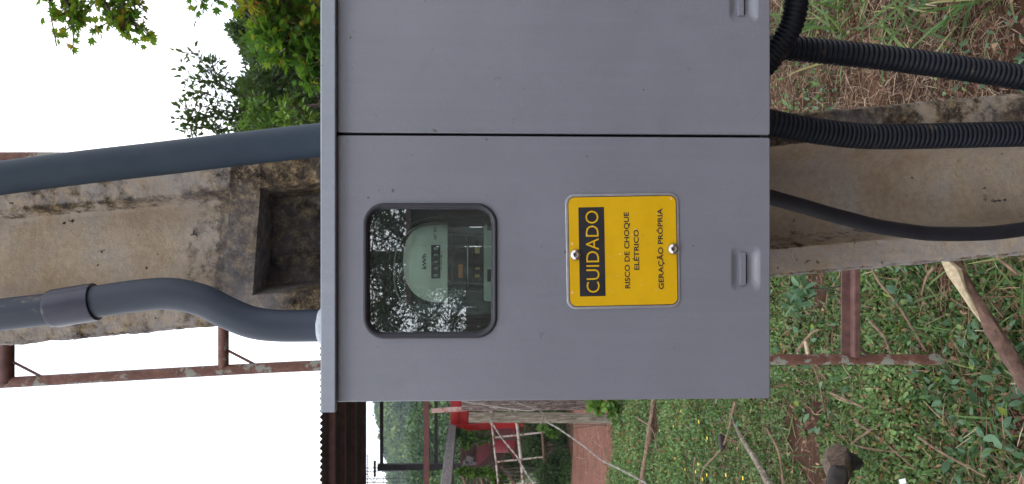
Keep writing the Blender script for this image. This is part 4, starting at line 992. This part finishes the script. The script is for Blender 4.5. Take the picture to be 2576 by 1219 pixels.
shrub('leafy_plant', [B(1500, 1020, 8.0, .10, .07), B(1530, 1016, 7.9, .12, .06), B(1545, 1032, 7.9, .1, .06)], 300, (.04, .08), M['leaf_bright'], 'round', 'low round-leaved plant at the foot of the dark split post', 'plant', rscale=.4)
shrub('leafy_plant', [B(2020, 722, 2.9, .05, .03), B(2000, 770, 2.95, .05, .03)], 130, (.035, .06), M['leaf_broad'], 'leaf', 'leafy weed growing left of the pole just under the cabinet', 'plant', rscale=.3)

# ================================================================== TREES
def spray(path, n, size, spread, O, D, Nn, Rn, base):
    p = resample(path, .01); m = len(p)
    for _ in range(n):
        i = int(m * (random.random() ** .8)); i = min(max(i, 0), m - 2); t = (p[i + 1] - p[i]).normalized()
        d = (t * .7 + Vector((random.gauss(0, 1), random.gauss(0, 1), random.gauss(0, 1))) * .7).normalized()
        O.append(p[i] + d * spread * random.random()); D.append(d); Nn.append(Vector((random.gauss(0, .6), random.gauss(0, .6), 1))); Rn.append(min(1, max(0, base + random.gauss(0, .18))))
def leafy_tree(name, root_xy, trunk_top, blobs, wisps, size, mats, shape, label, dens, trunk_r=.08, wdens=70):
    root = empty(name, (root_xy[0], root_xy[1], 0), label, 'tree')
    base = Vector((root_xy[0], root_xy[1], -.05)); top = Vector(trunk_top)
    tp = smoothpath([base, base.lerp(top, .4) + Vector((.08, .05, 0)), top], 8); mb = MB(); mb.tube(tp, [trunk_r * (1 - .5 * i / (len(tp) - 1)) for i in range(len(tp))], 12, wob=.2)
    Os, Ds, Ns, Rn = [], [], [], []
    tw = MB()
    for c, r in blobs:
        c = Vector(c); mid = top.lerp(c, .5) + Vector((random.uniform(-.15, .15), random.uniform(-.15, .15), -.12))
        lp_ = smoothpath([tp[random.randint(len(tp) // 2, len(tp) - 1)], mid, c], 6); mb.tube(lp_, [trunk_r * .42 * (1 - .8 * i / (len(lp_) - 1)) for i in range(len(lp_))], 7)
        base_r = random.uniform(.2, .75)
        for s in range(int(dens * r[0] * r[2] * 60) + 4):
            d = Vector((random.gauss(0, 1), random.gauss(0, 1), random.gauss(0, 1))).normalized(); e = c + Vector((d.x * r[0], d.y * r[1], d.z * r[2])) * random.uniform(.45, 1.0)
            st = c + (e - c) * .35 + Vector((random.gauss(0, .04), random.gauss(0, .04), -.04)); pth = smoothpath([st, (st + e) / 2 + Vector((0, 0, .02)), e], 4)
            tw.tube(pth, .0035, 4, cap=False); spray(pth, int(26), size, size * 2.2, Os, Ds, Ns, Rn, base_r)
    for pth, k in wisps:
        pth = smoothpath([Vector(q) for q in pth], 8); mb.tube(pth, [.009 * (1 - .75 * i / (len(pth) - 1)) for i in range(len(pth))], 6); spray(pth, k, size, size * 1.6, Os, Ds, Ns, Rn, .45)
        for j in range(3, len(pth) - 1, 3):
            e = pth[j] + Vector((random.gauss(0, .07), random.gauss(0, .07), random.gauss(.03, .06))); tw.tube([pth[j], e], .003, 4, cap=False); spray([pth[j], pth[j].lerp(e, .5), e], 9, size, size * 1.2, Os, Ds, Ns, Rn, .5)
    n = len(Os); O = np.array([list(q) for q in Os]); D = np.array([list(q) for q in Ds]); Nn = np.array([list(q) for q in Ns])
    build(mb, 'trunk', M['trunkbark'], root, smooth=True); build(tw, 'twigs', M['trunkbark'], root, smooth=False, recalc=False, tagk=T(kind='stuff'))
    leaves('crown', O, D, Nn, rng.uniform(.75, 1.35, n) * size, shape, mats, root, None, np.array(Rn)); return root
YT = 5.6
bl = [B(690, 150, YT, .22, .22), B(660, 230, YT, .20, .20), B(650, 290, YT, .20, .16), B(720, 240, YT, .24, .2), B(770, 300, YT - .3, .26, .18), B(750, 180, YT, .24, .24), B(830, 250, YT, .3, .3),
      B(640, 110, YT + .4, .15, .14), B(700, 80, YT + .3, .2, .22), B(780, 100, YT, .3, .3), B(700, 330, YT, .2, .16), B(780, 370, YT, .28, .22), B(860, 330, YT, .3, .3), B(700, -20, YT + .3, .3, .3), B(850, 30, YT, .4, .4), B(800, -120, YT, .5, .5), B(640, 200, YT + .5, .16, .14)]
ws = [([P(660, 250, YT), P(600, 232, YT), P(560, 215, YT), P(520, 170, YT), P(482, 128, YT)], 70), ([P(650, 260, YT), P(585, 220, YT), P(545, 185, YT), P(532, 158, YT)], 44), ([P(560, 215, YT), P(525, 205, YT), P(480, 205, YT)], 34),
      ([P(640, 300, YT), P(570, 300, YT), P(520, 290, YT), P(455, 270, YT)], 60), ([P(640, 320, YT), P(560, 330, YT), P(500, 320, YT), P(470, 325, YT)], 70), ([P(640, 290, YT), P(590, 285, YT), P(530, 268, YT)], 40), ([P(530, 240, YT), P(505, 232, YT), P(485, 240, YT)], 26), ([P(620, 300, YT), P(600, 280, YT), P(578, 238, YT)], 30),
      ([P(520, 290, YT), P(500, 305, YT), P(478, 300, YT)], 36), ([P(660, 330, YT), P(590, 345, YT), P(540, 345, YT)], 46)]
leafy_tree('small_leaved_tree', (1.75, 6.1), P(800, 100, 5.9), bl, ws, .040, M['leaf_tree'], 'leaf', 'small-leaved green tree with wispy twigs against the sky, right of the thick grey conduit', 3.2)
bl2 = [B(700, 330, YT - .5, .14, .12), B(735, 300, YT - .6, .16, .13), B(640, 285, YT - .5, .10, .10), B(790, 335, YT - .6, .2, .18), B(680, 300, YT - .5, .14, .1)]
leafy_tree('young_green_tree', (1.15, 5.3), P(860, 330, 5.1), bl2, [([P(700, 320, YT - .5), P(650, 322, YT - .5), P(600, 312, YT - .5)], 30)], .038, M['leaf_bright'], 'leaf', 'bright green young tree low beside the thick grey conduit, before the darker tree', 2.6, .03)
YL = 3.5
shrub('background_tree', [B(u, v, 8.6, rr, rr, .5) for u, v, rr in ((650, 75, .24), (690, 150, .34), (668, 240, .26), (700, 320, .36), (760, 90, .4), (780, 220, .45), (860, 330, .5), (780, 400, .4), (850, 100, .6), (950, 200, .7), (660, 20, .2), (625, 60, .12), (618, 95, .10), (640, 330, .12))], 3300, (.045, .085), M['leaf_tree'], 'leaf', 'dense dark tree mass behind the small-leaved tree, upper left beside the cabinet lid', 'tree', rscale=1.6)
def BB(u, v, s, s2=None): return B(u, v, YL, s, s2 or s)
bl3 = [BB(640, 20, .14, .12), BB(610, -30, .13), BB(690, 60, .13), BB(700, 10, .17), BB(680, -60, .22), BB(760, 20, .16), BB(770, 100, .11), BB(760, 140, .10, .09), BB(730, 90, .10), BB(800, 60, .14), BB(830, 150, .12), BB(790, 180, .07), BB(850, 40, .2), BB(680, 105, .07), BB(715, 130, .06), BB(800, -80, .3),
       BB(160, -200, .12), BB(320, -210, .14), BB(450, -160, .3), BB(100, -180, .3), BB(560, -90, .25)]
ws3 = [([P(300, -60, YL), P(310, 10, YL), P(330, 50, YL), P(378, 92, YL)], 48), ([P(260, -60, YL), P(262, 0, YL), P(285, 40, YL), P(300, 62, YL)], 46), ([P(150, -60, YL), P(165, 0, YL), P(188, 40, YL), P(203, 58, YL)], 42), ([P(130, -50, YL), P(126, 0, YL), P(126, 34, YL)], 16), ([P(200, -50, YL), P(192, 0, YL), P(205, 20, YL)], 14), ([P(320, -40, YL), P(335, 10, YL), P(345, 30, YL)], 18)]
def tree3():
    return leafy_tree('lobed_leaf_tree', (2.3, 3.9), P(420, -330, 3.7), bl3, ws3, .034, M['leaf_lobed'], 'lobed', 'lobed-leaf tree with yellowing and browning leaves hanging in from the right edge', .8, .07)
tree3()

# ------------------------------------------------------------------ behind the photographer (seen mirrored in the window)
YB2 = -7.0
def RP(u, v, dist):            # point that mirrors at picture position (u, v) in the door plane
    q = P(u, v, 2 * YB + dist); return Vector((q.x, -dist, q.z))
def back_tree(xy, h, lean, label, seed, spots, r=.10, wide=1.6, dens=1.0):
    random.seed(seed); root = empty('feathery_tree', (xy[0], xy[1], 0), label, 'tree', 'trees behind the photographer')
    top = Vector((xy[0] + lean, xy[1], h)); base = Vector((xy[0], xy[1], -.1)); mb = MB()
    tp = smoothpath([base, base.lerp(top, .5) + Vector((.1, 0, 0)), top], 8); mb.tube(tp, [r * (1 - .55 * i / 16) for i in range(len(tp))], 12, wob=.2)
    O, D, Nn = [], [], []
    for k in range(int(26 * dens)):
        s = tp[random.randint(4, len(tp) - 1)]; a = random.uniform(0, 6.28); L_ = random.uniform(.6, 1.0) * wide
        e = s + Vector((math.cos(a) * L_, math.sin(a) * L_ * .6, random.uniform(-.1, .9))); mid = s.lerp(e, .5) + Vector((0, 0, random.uniform(-.1, .25)))
        lp_ = smoothpath([s, mid, e], 6); mb.tube(lp_, [.028 * (1 - .8 * i / (len(lp_) - 1)) for i in range(len(lp_))], 6)
        for j in range(2, len(lp_)):
            for _ in range(2):
                f = lp_[j] + Vector((random.gauss(0, .28), random.gauss(0, .28), random.gauss(-.02, .22))); mb.tube([lp_[j], lp_[j].lerp(f, .5) + Vector((0, 0, .03)), f], .006, 4, cap=False)
                for w_ in range(52):
                    tt = random.random(); q = lp_[j].lerp(f, tt); dd = Vector((random.gauss(0, 1), random.gauss(0, 1), random.gauss(-.2, .6))).normalized()
                    O.append(q + dd * .13 * random.random()); D.append(dd); Nn.append(Vector((random.gauss(0, .6), random.gauss(0, .6), 1)))
    build(mb, 'trunk', M['trunkbark'], root, smooth=True)
    leaves('crown', np.array([list(q) for q in O]), np.array([list(q) for q in D]), np.array([list(q) for q in Nn]), rng.uniform(.03, .055, len(O)), 'diam', M['leaf_back'], root)
back_tree((-.35, -6.5), 4.6, .15, 'dark feathery tree mirrored in the upper part of the window', 3, None, .10)
back_tree((-1.35, -8.5), 4.4, -.2, 'second feathery tree mirrored in the lower left of the window', 5, None, .08, 1.5, .62)
back_tree((1.4, -8.2), 5.0, .2, 'third feathery tree mirrored near the right side of the window', 9, None, .12, 1.8)
back_tree((-3.6, -11), 6.5, .2, 'tall feathery tree standing far behind the photographer to the left', 12, None, .16, 2.4, .8)
back_tree((4.2, -11), 6.5, .2, 'tall feathery tree standing far behind the photographer to the right', 15, None, .16, 2.4, .8)
sp = []
for i in range(46):
    y = rng.uniform(-17, -9); el = rng.uniform(.30, .95); sp.append((rng.uniform(-14, 14), y, 1.5 - y * el, rng.uniform(1.0, 2.2)))
crowns('tree_canopy', sp, 420, .22, M['leaf_back'], T(kind='stuff', label='high leafy canopy behind the photographer'))
# added plank wall standing in for the photographer's dark reflection, low wall to its left
root = empty('reflection_blocker', (.9, -5.2, 0), 'added dark plank blocker in place of the photographer mirrored in the window, with a low side wall', 'shed')
e0 = RP(1040, 719, 4.6); e1 = RP(1171, 719, 4.6)
M['blocker_wall'] = wood('blocker_planks', (.02, .016, .014), (.05, .04, .032), (.09, .07, .055), (10, 10, 1))
n = 9; x0 = e0.x; wpl = .17
for k in range(n): build(MB().box((x0 + wpl * (k + .5), -4.6, (e0.z) / 2), (wpl - .008, .03, e0.z - .01 * (k % 3))), 'plank', M['blocker_wall'], root)
for k in range(14): build(MB().box((x0 - .02 - wpl * (k + .5), -4.6, e1.z / 2), (wpl - .008, .03, e1.z - .01 * (k % 3))), 'plank', M['blocker_wall'], root)
build(MB().box((x0 + n * wpl / 2, -5.4, e0.z + .03), (n * wpl + .3, 1.9, .04)), 'roof', M['roofsheet'], root)
for sx in (0, n * wpl): build(MB().box((x0 + sx, -5.4, e0.z / 2), (.05, 1.6, e0.z)), 'side_wall', M['blocker_wall'], root)
